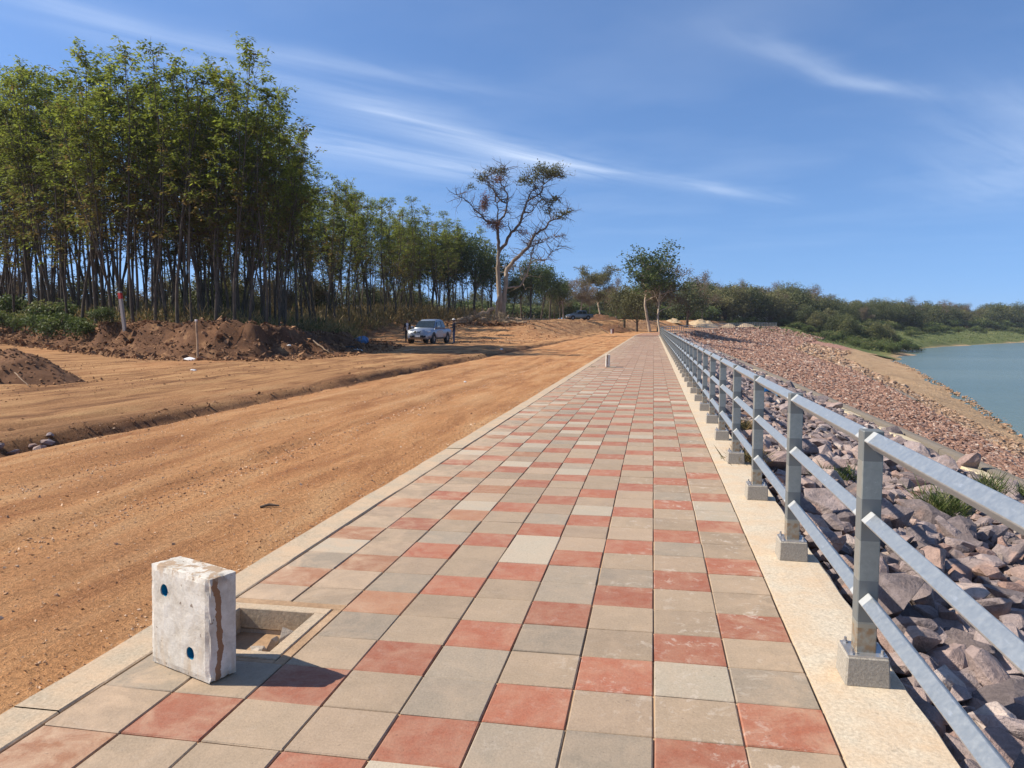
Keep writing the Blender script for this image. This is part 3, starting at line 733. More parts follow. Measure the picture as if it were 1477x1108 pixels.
# middle belt: smaller reddish stone
B = np.concatenate([jitter_grid(lambda y: L1(y) + .3, L2, 6, 50, lambda y: .105 + y * .0021), jitter_grid(lambda y: L1(y) + .3, L2, 50, 120, lambda y: .17 + y * .0023), jitter_grid(lambda y: cr1(y) + .3, L2, 112, 205, lambda y: .56)])
sB = B[:, 2] * rng.uniform(.7, 1.45, len(B))
scatter('reddish_riprap', np.stack([B[:, 0], B[:, 1], bank_z(B[:, 0], B[:, 1]) + sB * .10 + .02], -1), sB, M_ROCK3, .3, None, HS, np.full(len(B), .2), embankment)
C_ = np.concatenate([jitter_grid(L2, lambda y: L3(y) + 1.0, 16, 75, lambda y: .22 + y * .003), jitter_grid(L2, lambda y: L3(y) + 1.0, 75, 165, lambda y: .9)])
sC = C_[:, 2] * rng.uniform(.5, 1.2, len(C_))
scatter('tan_riprap', np.stack([C_[:, 0], C_[:, 1], bank_z(C_[:, 0], C_[:, 1]) + sC * .05], -1), sC, M_ROCK4, .3, None, HS, np.full(len(C_), .2), embankment)
# stones along the waterline
ysh = rng.uniform(40, 160, 500); xsh = np.interp(ysh, BL[3][1], BL[3][2]) + rng.normal(0, .45, 500)
scatter('shore_stones', np.stack([xsh, ysh, bank_z(xsh, ysh) + .04], -1), rng.uniform(.1, .38, 500), M_ROCK4, .3, rng.random(500) * .6, HS, None, embankment)
# concrete drain beams across the riprap
beam = empty('concrete_beam', (0, 0, 0)); tag(beam, 'long grey concrete edge beam running along the riprap below the railing', 'beam')
for k in range(24):
    y0, y1 = 2 + k * 4.6, 2 + k * 4.6 + 4.58
    yb = np.linspace(y0, y1, 6); xb = np.interp(yb, BL[0][1], BL[0][2]); zb = bank_z(xb, yb)
    pr = [(-.10, -.3), (-.10, .10), (-.09, .17), (.0, .19), (.12, .18), (.12, -.3)]
    V = np.stack([np.stack([xb + a_, yb, zb + b_], -1) for a_, b_ in pr], 1)
    o = obj('beam_length', np_mesh('beam_length', V, grid_faces(6, 6), M_BEAM), beam)
    bm = bmesh.new(); ym = (y0 + y1) / 2; xm = float(np.interp(ym, BL[0][1], BL[0][2]))
    if k % 1 == 0 and y0 < 40:
        box(bm, (xm - .34, ym - .4, bz(xm - .34, ym) + .06), (.34, 2.3, .12), Matrix.Rotation(.2, 4, 'Y'), .01)
        bm_obj('sill_block', bm, M_BEAMTOP, beam)
    else: bm.free()
beam2 = empty('toe_beam', (0, 0, 0)); tag(beam2, 'low concrete line dividing red riprap from tan stone near the river', 'beam')
for k in range(20):
    y0, y1 = 44 + k * 6.0, 44 + k * 6.0 + 5.97
    yb = np.linspace(y0, y1, 4); xb = np.interp(yb, BL[1][1], BL[1][2]); zb = bank_z(xb, yb)
    V = np.stack([np.stack([xb + a_, yb, zb + b_], -1) for a_, b_ in [(-.15, -.3), (-.15, .12), (.15, .10), (.15, -.3)]], 1)
    obj('beam_length', np_mesh('beam_length', V, grid_faces(4, 4), M_BEAM), beam2)

# ------------------------------------------------------------------ railing
railing = empty('railing', (.83, 3.135, 0)); tag(railing, 'galvanised steel three rail guard railing along the riprap edge of the promenade', 'railing')
def lathe_box(w, d, h):
    bm = bmesh.new(); box(bm, (0, 0, h / 2), (w, d, h), None, .004); return bm
bm = bmesh.new(); box(bm, (0, 0, .55), (.075, .075, .88), None, .004); me_post = bpy.data.meshes.new('post'); bm.to_mesh(me_post); bm.free(); me_post.materials.append(M_POST)
bm = bmesh.new(); box(bm, (0, 0, .0585), (.155, .155, .117), None, .006)
for v in bm.verts:
    if v.co.z < .02: v.co.x *= 1.06; v.co.y *= 1.04
me_foot = bpy.data.meshes.new('footing'); bm.to_mesh(me_foot); bm.free(); me_foot.materials.append(M_FOOT)
bm = bmesh.new(); cyl(bm, (0, 0, 0), (0, 0, .007), .011, .011, 6); cyl(bm, (0, 0, .006), (0, 0, .022), .0055, .0055, 8); me_bolt = bpy.data.meshes.new('bolt'); bm.to_mesh(me_bolt); bm.free(); me_bolt.materials.append(M_BOLT)
bm = bmesh.new(); box(bm, (0, 0, .003), (.145, .145, .006)); me_plate = bpy.data.meshes.new('base_plate'); bm.to_mesh(me_plate); bm.free(); me_plate.materials.append(M_BOLT)
bm = bmesh.new()
rd_ = .052; box(bm, (0, 0, 0), (rd_, 1.524, rd_), Matrix.Rotation(R(45), 4, 'Y'), .003); me_rail = bpy.data.meshes.new('rail'); bm.to_mesh(me_rail); bm.free(); me_rail.materials.append(M_RAIL)
ppos = []; yv = 3.135 - 1.6 * 2
arc = 0.0
pts = []
yt = np.linspace(-3, 209, 8000); xt = crest(yt) - .155
al = np.concatenate([[0], np.cumsum(np.hypot(np.diff(xt), np.diff(yt)))])
s0_ = np.interp(3.135, yt, al)
k = -2
while s0_ + 1.6 * k < al[-1]:
    s_ = s0_ + 1.6 * k; pts.append((float(np.interp(s_, al, xt)), float(np.interp(s_, al, yt)), k)); k += 1
def rel(o, p): o.location = (p[0] - .83, p[1] - 3.135, p[2] + float(cz(p[1])))
for q, (x, y, k) in enumerate(pts):
    nx = pts[q + 1] if q + 1 < len(pts) else None
    pv = pts[q - 1] if q else pts[q + 1]
    rz = -math.atan2(nx[0] - x, nx[1] - y) if nx else -math.atan2(x - pv[0], y - pv[1])
    o = obj('post', me_post, railing); rel(o, (x, y, 0)); o.rotation_euler[2] = rz
    f = obj('footing', me_foot, railing); rel(f, (x, y, 0)); f.rotation_euler[2] = rz
    if y < 14:
        p = obj('base_plate', me_plate, f); p.location = (0, 0, .1165)
        for sx in (-1, 1):
            for sy in (-1, 1):
                b = obj('bolt', me_bolt, f); b.location = (sx * .055, sy * .055, .122)
    if nx:
        L = math.hypot(nx[0] - x, nx[1] - y)
        for zc_ in (.953, .645, .325):
            r_ = obj('rail', me_rail, railing); rel(r_, ((x + nx[0]) / 2, (y + nx[1]) / 2, zc_)); r_.rotation_euler[2] = rz; r_.scale = (1, L / 1.6, 1)

# ------------------------------------------------------------------ concrete covers standing on edge
def cover_mat():
    t = NT('whitewashed concrete'); o = t.coord('Object'); x, y, z = t.sep(o)
    n = t.noise(o, 9, 6, 0.65, .4); f = t.noise(o, 70, 5, .7); sv = t.noise(t.coord('Object', (20, 20, 4)), 1.2, 5, .6)
    c = t.ramp(n, (.3, (.40, .355, .29)), (.5, (.57, .53, .46)), (.7, (.67, .64, .58)))
    c = t.mix(.5, c, t.ramp(f, (.25, .7), (.6, 1.08)), 'MULTIPLY')
    low = t.ramp(z, (.0, 1.0), (.16, .15))
    c = t.mix(t.math('MULTIPLY', t.ramp(sv, (.45, 0.0), (.66, .8)), low), c, (.52, .40, .27))
    # rusty seam running down the narrow edge and chipped paint along the top
    edge = t.math('GREATER_THAN', x, .187); d = t.math('ADD', t.math('SUBTRACT', y, .045), t.math('MULTIPLY', t.math('SUBTRACT', t.noise(o, 7, 4), .5), .06))
    seam = t.math('MULTIPLY', t.math('LESS_THAN', t.math('ABSOLUTE', d), t.math('MULTIPLY', t.noise(t.coord('Object', (6, 6, 22)), 1.0, 4, .7), .024)), edge)
    c = t.mix(t.math('MULTIPLY', seam, .9), c, (.23, .105, .04))
    topz = t.ramp(z, (.36, 0.0), (.415, 1.0))
    c = t.mix(t.math('MULTIPLY', t.ramp(t.noise(o, 16, 5, .7), (.5, 0.0), (.56, .95)), topz), c, (.36, .25, .16))
    c = t.mix(t.ramp(t.noise(o, 30, 3), (.68, 0.0), (.71, .9)), c, (.20, .15, .11))
    t.bump(t.math('ADD', f, t.math('MULTIPLY', n, 1.5)), .4, .006)
    return t.fin(c, .85, 0, .25)
M_COVER = cover_mat()
def cover(name, label, loc, rz):
    W_, H_, D_ = .385, .415, .13
    r = empty(name, loc, rz); tag(r, label, 'concrete cover', 'concrete pit covers standing on edge')
    bm = bmesh.new(); box(bm, (0, D_ / 2, H_ / 2), (W_, D_, H_))
    bmesh.ops.subdivide_edges(bm, edges=bm.edges, cuts=15, use_grid_fill=True)
    hs = [(-W_ / 2 + .25 * W_, .765 * H_), (-W_ / 2 + .69 * W_, .235 * H_)]
    for v in bm.verts:
        q = [abs(abs(v.co.x) - W_ / 2) < 1e-4, abs(abs(v.co.y - D_ / 2) - D_ / 2) < 1e-4, abs(abs(v.co.z - H_ / 2) - H_ / 2) < 1e-4]
        nz = fbm(np.array([v.co.x * 30 + 5]), np.array([(v.co.z + v.co.y * 1.7) * 30]), 3, 91)[0]
        if sum(q) >= 2:
            k = .004 + .010 * max(0, nz)
            c = Vector((0, D_ / 2, H_ / 2)); d = (c - v.co)
            dx = Vector((math.copysign(1, d.x) * q[0], math.copysign(1, d.y) * q[1], math.copysign(1, d.z) * q[2]))
            v.co += dx * k
        elif sum(q) == 1: v.co += v.normal * .0025 * nz
        v.co.y += (v.co.z / H_) * .012              # leans back a touch
    me = bpy.data.meshes.new('slab'); bm.to_mesh(me); bm.free(); me.materials.append(M_COVER)
    body = obj('slab', me, r)
    # cast-in lifting holes: cut with a boolean, evaluated to plain mesh
    bm = bmesh.new()
    for hx, hz_ in hs: cyl(bm, (hx, -.05, hz_), (hx, .085, hz_), .026, .026, 24)
    cutter = bm_obj('cutter', bm, M_COVER, r)
    md = body.modifiers.new('holes', 'BOOLEAN'); md.object = cutter; md.operation = 'DIFFERENCE'; md.solver = 'EXACT'
    bpy.context.view_layer.update()
    dg = bpy.context.evaluated_depsgraph_get(); new = bpy.data.meshes.new_from_object(body.evaluated_get(dg))
    body.modifiers.clear(); body.data = new
    bpy.data.objects.remove(cutter)
    for hx, hz_ in hs:
        bm = bmesh.new(); cyl(bm, (hx, .004 + hz_ / H_ * .012, hz_), (hx, .084, hz_), .0257, .0257, 24, False); cyl(bm, (hx, .080, hz_), (hx, .083, hz_), .0255, .0255, 24)
        bm_obj('blue_sleeve', bm, M_BLUE, r)
    return r
cover('concrete_cover', 'large whitewashed concrete pit cover with two blue holes standing in foreground', (-1.845, 2.685, .004), -math.atan2(.15, .36))
chamber('inspection_pit', 'narrow open pit slot beside the distant upright cover', -2.06, -1.79, 25.07, 25.63, .05, .30)
cover('concrete_cover', 'small distant concrete pit cover standing edge-on upon the pavement', (-1.52, 25.2, .004), R(-84))

# ------------------------------------------------------------------ loose gravel and clods
n = 22000
sy = rng.uniform(0, 1, n) ** 1.6 * 26 + 1.5; sx = rng.uniform(3.33, 8.6, n)
gx = .985 - sx; keep = (vn(gx * .8, sy * .5, 5) + rng.uniform(-.4, .4, n)) > -.12
gx, sy = gx[keep], sy[keep]; n = len(gx)
scatter('loose_gravel', np.stack([gx, sy, ground_z(gx, sy) + .002], -1), rng.uniform(.005, .020, n) * (1 + (rng.random(n) > .96) * 1.5), M_PEB, .5, rng.random(n) ** 1.6, HP)
n = 1600                                            # gravel spilled against the kerb
gx = -2.30 - np.abs(rng.normal(0, .16, n)); sy = 1.5 + rng.uniform(0, 1, n) ** 1.5 * 22
scatter('kerb_gravel', np.stack([gx, sy, ground_z(gx, sy) + .004], -1), rng.uniform(.006, .02, n), M_PEB, .5, rng.random(n) ** 2, HP)
n = 4200                                            # gravel raked up along the wheel ruts
sy = 2 + rng.random(n) ** 1.4 * 30; k2 = rng.random(n) < .65; gx = .985 - np.where(k2, 5.05 + .10 * np.sin(sy * .16), 6.5 + .08 * np.sin(sy * .21)) + rng.normal(.12, .16, n)
scatter('rut_gravel', np.stack([gx, sy, ground_z(gx, sy) + .003], -1), rng.uniform(.008, .030, n) * (1 + (rng.random(n) > .97) * .9), M_PEB, .5, rng.random(n) ** 2.2, HP)
n = 5200                                            # crumbs over the open ground left of the ditch
sy = 6 + rng.random(n) ** 1.3 * 34; gx = -8.0 - rng.random(n) * 12; kp = (fbm(gx * .5, sy * .15, 2, 88) + rng.uniform(-.3, .3, n)) > .02; gx, sy = gx[kp], sy[kp]; n = len(gx)
scatter('ground_crumbs', np.stack([gx, sy, ground_z(gx, sy) + .004], -1), rng.uniform(.012, .055, n) * (1 + (rng.random(n) > .97) * 1.2), M_CLOD, .5, rng.random(n), HP)
# clods tumbled over the dirt bank, the ditch edge and the cleared ground
n = 60000
cx_ = rng.uniform(-52, -12, n); cy_ = rng.uniform(24, 60, n); bd, bh = bank_dist(cx_, cy_)
pk = (bd > -1.3 - .5 * rng.random(n)) & (bd < 2.6) & (rng.random(n) < np.clip(bh, .25, 1)); cx_, cy_ = cx_[pk], cy_[pk]; n = len(cx_)
sz = rng.uniform(.04, .17, n) * (1 + (rng.random(n) > .94) * 1.6)
scatter('bank_clods', np.stack([cx_, cy_, ground_z(cx_, cy_) + sz * .15], -1), sz, M_CLOD, .6, np.clip(rng.random(n) ** 1.4, 0, 1), HP)
n = 2600
cy_ = 4 + rng.random(n) ** 1.3 * 60; cx_ = .985 - (8.45 - .22 * fbm(cy_ * .35, cy_ * 0, 3, 5) + rng.normal(.05, .22, n))
sz = rng.uniform(.015, .05, n) * (1 + (rng.random(n) > .95) * 1.5)
scatter('ditch_clods', np.stack([cx_, cy_, ground_z(cx_, cy_) + sz * .1], -1), sz, M_CLOD, .6, rng.random(n), HP)
n = 1600
cy_ = 55 + rng.random(n) * 75; cx_ = -rng.uniform(9, 27, n); sz = rng.uniform(.06, .22, n)
scatter('scattered_clods', np.stack([cx_, cy_, ground_z(cx_, cy_) + sz * .1], -1), sz, M_CLOD, .6, rng.random(n), HP)
# pile of dug soil at the left edge
def dirt_pile(name, label, x, y, rx, ry, h, mat, seed, nclod=700, group=None, cl=(.04, .13)):
    r = empty(name, (x, y, gz(x, y) - .02)); tag(r, label, 'dirt pile' if mat is not M_PILE_SAND else 'sand pile', group)
    na, nr = 72, 26; V = []
    a, q = np.meshgrid(np.linspace(0, 2 * np.pi, na, endpoint=False), np.linspace(0, 1, nr))
    wob = 1 + .22 * fbm(np.cos(a) * 1.5 + seed, np.sin(a) * 1.5, 3, seed)
    xx, yy = np.cos(a) * q * rx * wob, np.sin(a) * q * ry * wob
    z = h * np.clip(1 - q ** 1.15, 0, 1) ** .95 * (1 + .35 * fbm(xx * .9, yy * .9, 2, seed)) + .16 * h * fbm(xx * 2.6 / max(h, .6), yy * 2.6 / max(h, .6), 4, seed + 3, .6) * (1 - q ** 4) - .12 * q ** 3
    F = []
    idx = np.arange(nr * na).reshape(nr, na)
    F = np.stack([idx[:-1], np.roll(idx[:-1], -1, 1), np.roll(idx[1:], -1, 1), idx[1:]], -1).reshape(-1, 4)
    o = obj('heap', np_mesh('heap', np.stack([xx, yy, z], -1), F[:, ::-1], mat, True), r)
    if nclod:
        i = rng.integers(0, nr * na, nclod); P = np.stack([xx.ravel()[i], yy.ravel()[i], z.ravel()[i]], -1)
        ex = rng.random(nclod) > .8; P[ex, :2] *= 1.15; P[ex, 2] = -.0
        c = scatter('clods', P, rng.uniform(*cl, nclod), M_CLOD, .6, rng.random(nclod) ** 1.5, HP, None, r)
    return r
M_PILE_SAND = sand_mat('builders sand', (0.40, 0.29, 0.175), (0.47, 0.355, 0.225), (0.52, 0.41, 0.275))
M_PILE = sand_mat('dug soil', (0.10, 0.05, 0.028), (0.17, 0.085, 0.045), (0.30, 0.165, 0.085), True, .8)
dirt_pile('dirt_pile', 'dark dug soil heap at the left edge of the cleared ground', -16.2, 16.4, 2.6, 1.5, .95, M_PILE, 3, 1300)
dirt_pile('dirt_pile', 'low brown soil heap under the pair of tall grey trunks', -6.5, 121, 3.2, 2.0, 1.0, M_PILE, 5, 200)
dirt_pile('dirt_pile', 'pale rubble heap among the trees far up the road', -9.5, 139, 4.0, 2.0, 1.2, M_PILE, 9, 200)
for lx, ly, rr, hh, lab in [(4.2, 172, 2.0, 1.1, 'small pale sand pile left of the dark round tree'), (10.5, 180, 4.6, 1.9, 'largest cream sand pile behind the dark round tree trunk'), (17.0, 183, 2.2, .9, 'low cream sand pile between the big one and the bend'), (21.2, 186, 2.6, .9, 'rightmost cream sand pile behind the far railing')]:
    dirt_pile('sand_pile', lab, lx, ly, rr, rr * .8, hh, M_PILE_SAND, int(lx * 3), 0, 'builders sand piles by the far bend')

# ------------------------------------------------------------------ plants
class Wood:
    def __init__(s): s.V, s.F, s.n = [], [], 0
    def tube(s, P, rad, k=6):
        P = np.asarray(P, float); rad = np.asarray(rad, float); n = len(P)
        T_ = np.gradient(P, axis=0); T_ /= np.linalg.norm(T_, axis=1)[:, None] + 1e-9
        ref = np.array([0.31, .95, 0.02]) if abs(T_[0][2]) > .6 else np.array([0, 0, 1.0])
        U = np.cross(T_, ref); U /= np.linalg.norm(U, axis=1)[:, None] + 1e-9; Wv = np.cross(T_, U)
        a = np.arange(k) * 2 * np.pi / k
        ring = P[:, None] + rad[:, None, None] * (np.cos(a)[None, :, None] * U[:, None] + np.sin(a)[None, :, None] * Wv[:, None])
        i = np.arange(n - 1)[:, None] * k + np.arange(k)[None]; j = np.arange(n - 1)[:, None] * k + (np.arange(k)[None] + 1) % k
        s.V.append(ring.reshape(-1, 3)); s.F.append(np.stack([i, j, j + k, i + k], -1).reshape(-1, 4) + s.n); s.n += n * k
    def mesh(s, name, mat): return np_mesh(name, np.concatenate(s.V), np.concatenate(s.F), mat, True)
class Leaves:
    def __init__(s): s.Q, s.t = [], []
    def add(s, C, D, Nn, L, Wd, tint):
        """leaf quads: base C, direction D, normal-ish Nn, length L, width Wd"""
        D = D / (np.linalg.norm(D, axis=1)[:, None] + 1e-9); S = np.cross(D, Nn); S /= np.linalg.norm(S, axis=1)[:, None] + 1e-9
        L = L[:, None]; Wd = Wd[:, None]
        s.Q.append(np.stack([C, C + D * L * .5 + S * Wd * .5, C + D * L, C + D * L * .5 - S * Wd * .5], 1)); s.t.append(tint)
    def mesh(s, name, mat):
        Q = np.concatenate(s.Q); n = len(Q)
        me = np_mesh(name, Q.reshape(-1, 3), np.arange(n * 4).reshape(n, 4), mat)
        a = me.attributes.new('tint', 'FLOAT', 'FACE'); a.data.foreach_set('value', np.clip(np.concatenate(s.t), 0, 1).astype(np.float32)); return me
def runit(g, n):
    v = g.normal(size=(n, 3)); return v / np.linalg.norm(v, axis=1)[:, None]
def bend(g, p, d, L, n, wob, up=0.0):
    """a wandering polyline starting at p"""
    P = [np.array(p, float)]; d = np.array(d, float); d /= np.linalg.norm(d)
    for _ in range(n):
        d = d + g.normal(0, wob, 3) + np.array([0, 0, up]); d /= np.linalg.norm(d); P.append(P[-1] + d * L / n)
    return np.array(P), d

def rubber(seed, H, stems, lean=.1, crown0=.13):
    g = np.random.default_rng(seed); w = Wood(); lf = Leaves(); tips = []
    r0 = .052 + .002 * H
    hf = g.uniform(.8, 2.6)
    P, d = bend(g, (0, 0, -.3), (g.normal(0, lean * .2), g.normal(0, lean * .2), 1), hf + .3, 4, .03)
    w.tube(P, np.linspace(r0 * 1.25, r0, 5), 7)
    for s_ in range(stems):
        a = g.uniform(0, 6.28); sp = .02 if stems == 1 else g.uniform(.05, .13)
        L = (H - hf) * g.uniform(.80, 1.0)
        Q, d2 = bend(g, P[-1], d + np.array([math.cos(a) * sp, math.sin(a) * sp, 0]), L, 18, .034, .045)
        rr = np.linspace(r0 * (.92 if stems == 1 else .70), .014, 19) ** 1.0; w.tube(Q, rr, 6)
        tips.append((Q[-1], d2))
        nb = int(15 + L * 1.5 + (8 if stems == 1 else 0))
        for _ in range(nb):
            t = crown0 + (1 - crown0) * g.uniform(0, 1) ** .8; i = t * 18; k = int(min(17, i)); b = Q[k] + (Q[k + 1] - Q[k]) * (i - k)
            az = g.uniform(0, 6.28); el = g.uniform(.35, 1.15)
            bl = (0.55 + 1.7 * (1 - t) ** .5 * min(1, .35 + 1.6 * t)) * g.uniform(.4, 1.3) * H / 14
            B, d3 = bend(g, b, (math.cos(az) * math.cos(el), math.sin(az) * math.cos(el), math.sin(el)), bl, 5, .12, .06)
            w.tube(B, np.linspace(max(.010, rr[k] * .36), .006, 6), 4)
            tips.append((B[-1], d3)); tips.append((B[-2], d3))
            for _ in range(2 + int(bl * 2.0)):
                u = g.uniform(.25, 1); j = int(min(4, u * 5)); c = B[j] + (B[j + 1] - B[j]) * (u * 5 - j)
                E_, d4 = bend(g, c, d3 + g.normal(0, .65, 3) + np.array([0, 0, .2]), g.uniform(.2, .65), 2, .15, .1)
                w.tube(E_, [.008, .006, .004], 3); tips.append((E_[-1], d4))
    # whorled umbrellas of drooping leaflets at the twig ends
    for (p, dd) in tips:
        hrel = p[2] / H
        if g.random() < np.interp(hrel, [.2, .45, .7, 1], [.60, .52, .46, .28]): continue
        n = int(g.integers(8, 14)); az = g.uniform(0, 6.28, n); dr = g.uniform(-.75, .25, n)
        D = np.stack([np.cos(az), np.sin(az), dr], -1); base = p[None] + D * g.uniform(.03, .12, n)[:, None] + g.normal(0, .04, (n, 3))
        brown = g.random() < (.42 if hrel < .55 else .06)
        t0 = (g.uniform(0, .10) if brown else np.clip(.34 + .45 * (hrel - .4) + g.normal(0, .16), .16, 1))  # green leaves tinted brighter toward the top, sunlight put into the colour
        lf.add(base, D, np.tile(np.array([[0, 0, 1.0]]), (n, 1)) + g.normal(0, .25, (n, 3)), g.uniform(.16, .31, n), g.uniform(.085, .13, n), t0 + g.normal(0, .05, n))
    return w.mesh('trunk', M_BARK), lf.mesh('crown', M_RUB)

def lobed(seed, H, Rr, z0, nl, leaf, mat, wmat, trunk_r=.22, lobes=9, squash=.8, core=.35):
    """a broad-leaved tree: trunk, limbs into lobes, leaf faces spread over the lobes' shells and hearts"""
    g = np.random.default_rng(seed); w = Wood(); lf = Leaves()
    P, d = bend(g, (0, 0, -.3), (g.normal(0, .06), g.normal(0, .06), 1), H * .55, 6, .05)
    w.tube(P, np.linspace(trunk_r * 1.25, trunk_r * .5, 7), 7)
    for k in range(lobes):
        a = k * 2.4 + g.uniform(-.5, .5); q = math.sqrt((k + .4) / lobes)
        c = np.array([math.cos(a) * Rr * .68 * q, math.sin(a) * Rr * .68 * q, z0 + (H - z0) * (g.uniform(.25, .55) + .30 * (1 - q))])
        r = Rr * g.uniform(.30, .50); i = int(g.integers(2, 6))
        Q = np.array([P[i], P[i] * .5 + c * .5 + g.normal(0, .25, 3), c]); w.tube(Q, [trunk_r * .4, trunk_r * .22, .03], 5)
        n = int(nl / lobes); u = runit(g, n); rad = r * np.where(g.random(n) < core, g.uniform(.2, .9, n), g.uniform(.82, 1.12, n))
        bump_ = 1 + .35 * fbm(u[:, 0] * 2.3 + k, u[:, 1] * 2.3 + u[:, 2], 2, seed)
        C = c + u * (rad * bump_)[:, None] * np.array([1, 1, squash])
        D = runit(g, n) + u * .5 + np.array([0, 0, -.25]); Nn = u + runit(g, n) * .7
        for _ in range(5):
            e = c + runit(g, 1)[0] * r * .95 * np.array([1, 1, squash]); w.tube(np.array([c, c * .5 + e * .5 + g.normal(0, .1, 3), e]), [.03, .02, .01], 3)
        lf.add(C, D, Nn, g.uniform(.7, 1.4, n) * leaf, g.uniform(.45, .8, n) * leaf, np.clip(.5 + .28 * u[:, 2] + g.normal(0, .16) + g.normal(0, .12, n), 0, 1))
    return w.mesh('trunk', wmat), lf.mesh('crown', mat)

def branchy(seed, H, r0, levels, spread, leafn, leaf, mat, wmat, first=.35, up=.04, umb=False):
    """an open tree with bare visible branches and a thin crown"""
    g = np.random.default_rng(seed); w = Wood(); lf = Leaves(); tips = []
    def grow(p, d, L, r, lv):
        n = 6 if lv else 8
        Q, d2 = bend(g, p, d, L, n, .10 + .03 * lv, up)
        w.tube(Q, np.linspace(r, r * .5, n + 1), 7 if lv == 0 else (5 if lv < 2 else 3))
        if lv >= levels: tips.append((Q[-1], d2)); tips.append((Q[-3], d2)); return
        nb = int(g.integers(3, 5)) + (2 if lv == 0 else 0)
        for _ in range(nb):
            t = g.uniform(first if lv == 0 else .35, 1.0); i = t * n; k = int(min(n - 1, i)); b = Q[k] + (Q[k + 1] - Q[k]) * (i - k)
            side = runit(g, 1)[0]; side[2] = abs(side[2]) * .5
            if umb and lv > 0: side[2] *= .3
            grow(b, d2 * (1 - spread) + side * spread * 1.35, L * g.uniform(.42, .66), r * .5 * (1 - .35 * t), lv + 1)
        grow(Q[-1], d2 + g.normal(0, .25, 3), L * .55, r * .5, lv + 1)
    grow((0, 0, -.3), (g.normal(0, .04), g.normal(0, .04), 1), H * .52, r0, 0)
    for (p, dd) in tips:
        n = int(leafn * g.uniform(.3, 1.7))
        if n < 1: continue
        C = p + g.normal(0, .42, (n, 3)) * np.array([1, 1, .35 if umb else .7])
        lf.add(C, runit(g, n), runit(g, n) + np.array([0, 0, 1.0]), g.uniform(.7, 1.4, n) * leaf, g.uniform(.5, .8, n) * leaf, np.clip(g.normal(.5, .13) + g.normal(0, .15, n), 0, 1))
    zmax = max(float(v[:, 2].max()) for v in w.V)
    return w.mesh('trunk', wmat), lf.mesh('crown', mat), zmax
def plant(name, label, cat, group, meshes, x, y, z, rz=0.0, s=1.0, sz=None, parts=('trunk', 'crown')):
    r = empty(name, (x, y, z), rz); r.scale = (s, s, s if sz is None else sz)
    tag(r, label, cat, group)
    for nm, me in zip(parts, meshes): obj(nm, me, r)
    return r
def pix(px, d, z=None):
    """ground point standing in picture column px at depth d (the land gives the height)"""
    rr = (px - 738.5) / FPX * d; c, s_ = math.cos(YAW), math.sin(YAW)
    return rr * c - d * s_, rr * s_ + d * c

def nth(k):
    return str(k) + ('th' if 10 <= k % 100 <= 20 else {1: 'st', 2: 'nd', 3: 'rd'}.get(k % 10, 'th'))
ROWN = ['front', 'second', 'third', 'fourth', 'back']
RUB = [rubber(11, 14, 2), rubber(12, 14, 1), rubber(13, 14, 3), rubber(14, 14, 2, .15), rubber(15, 14, 1, .05, .15), rubber(16, 14, 2, .12), rubber(17, 14, 3, .1), rubber(18, 14, 1, .12, .3), rubber(19, 14, 1, .1), rubber(20, 14, 2, .1, .3)]
rr_ = random.Random(3)
def hgt(px):                                        # how high the plantation stands, column by column
    return float(np.interp(px, [-60, 0, 100, 180, 300, 390, 420, 470, 560, 720], [17.4, 16.6, 15.0, 13.9, 12.9, 12.6, 11.4, 12, 13.2, 12.6]))
G1 = 'rubber trees of the near plantation block'; G2 = 'rubber trees of the far plantation rows'
spots = []
for row in range(5):
    px = -330.0 + row * 11
    while px < 420:
        d = float(np.interp(px, [-400, -200, 0, 100, 200, 300, 380, 447], [76, 66, 50.5, 43.5, 38.5, 36.5, 37.5, 40.5])) + row * 2.7 + rr_.uniform(-.7, .7)
        if px > -60 or rr_.random() < .55: spots.append((px, d, row))  # trees far past the left edge are unseen, added to shade the grove
        px += rr_.uniform(15, 28) * 40 / d * (1.12 if px > -60 else 2.2)
lab_near = 'tall slender rubber tree in the near plantation block, trunk forking low'
spots += [(px, 44 + 4 * k + rr_.uniform(-1, 1), 5) for k, px in enumerate((432, 452, 440, 470, 458, 482, 448, 475))]
ROWN.append('corner')
cnt = [0] * 6
for (px, d, row) in spots:
    vis_ = px > -12; cnt[row] += vis_
    lab = 'rubber tree, %s from left in the %s row of the near block' % (nth(cnt[row]), ROWN[row]) if vis_ else 'rubber tree of the near block beyond the left picture edge'
    x, y = pix(px, d); H = hgt(px) * rr_.uniform(.86, 1.05) * (1 + .035 * row)
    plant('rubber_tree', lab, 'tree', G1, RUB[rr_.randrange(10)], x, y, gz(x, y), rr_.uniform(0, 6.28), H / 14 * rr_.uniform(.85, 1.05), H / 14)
y = 50.0; fcnt = [0] * 6
while y < 128:
    for row in range(5):
        if rr_.random() < .10: continue
        x = -27.2 - row * 3.1 + rr_.uniform(-.8, .8) - (2.0 if y < 58 else 0); yy_ = y + rr_.uniform(-1, 1)
        if y < 56 and row < 1: continue
        H = rr_.uniform(12.6, 15.0); fcnt[row] += 1
        plant('rubber_tree', 'rubber tree, %s from the near end of the %s row beyond the pickup' % (nth(fcnt[row]), ROWN[row]), 'tree', G2, RUB[rr_.randrange(10)], x, yy_, gz(x, yy_), rr_.uniform(0, 6.28), H / 14, H / 14 * rr_.uniform(.95, 1.05))
    y += 3.0
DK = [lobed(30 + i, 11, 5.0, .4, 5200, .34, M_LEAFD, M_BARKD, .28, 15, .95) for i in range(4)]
GR = [lobed(40 + i, 14, 4.3, 3.0, 4600, .32, M_LEAFG, M_BARK, .20, 12, 1.05) for i in range(3)]
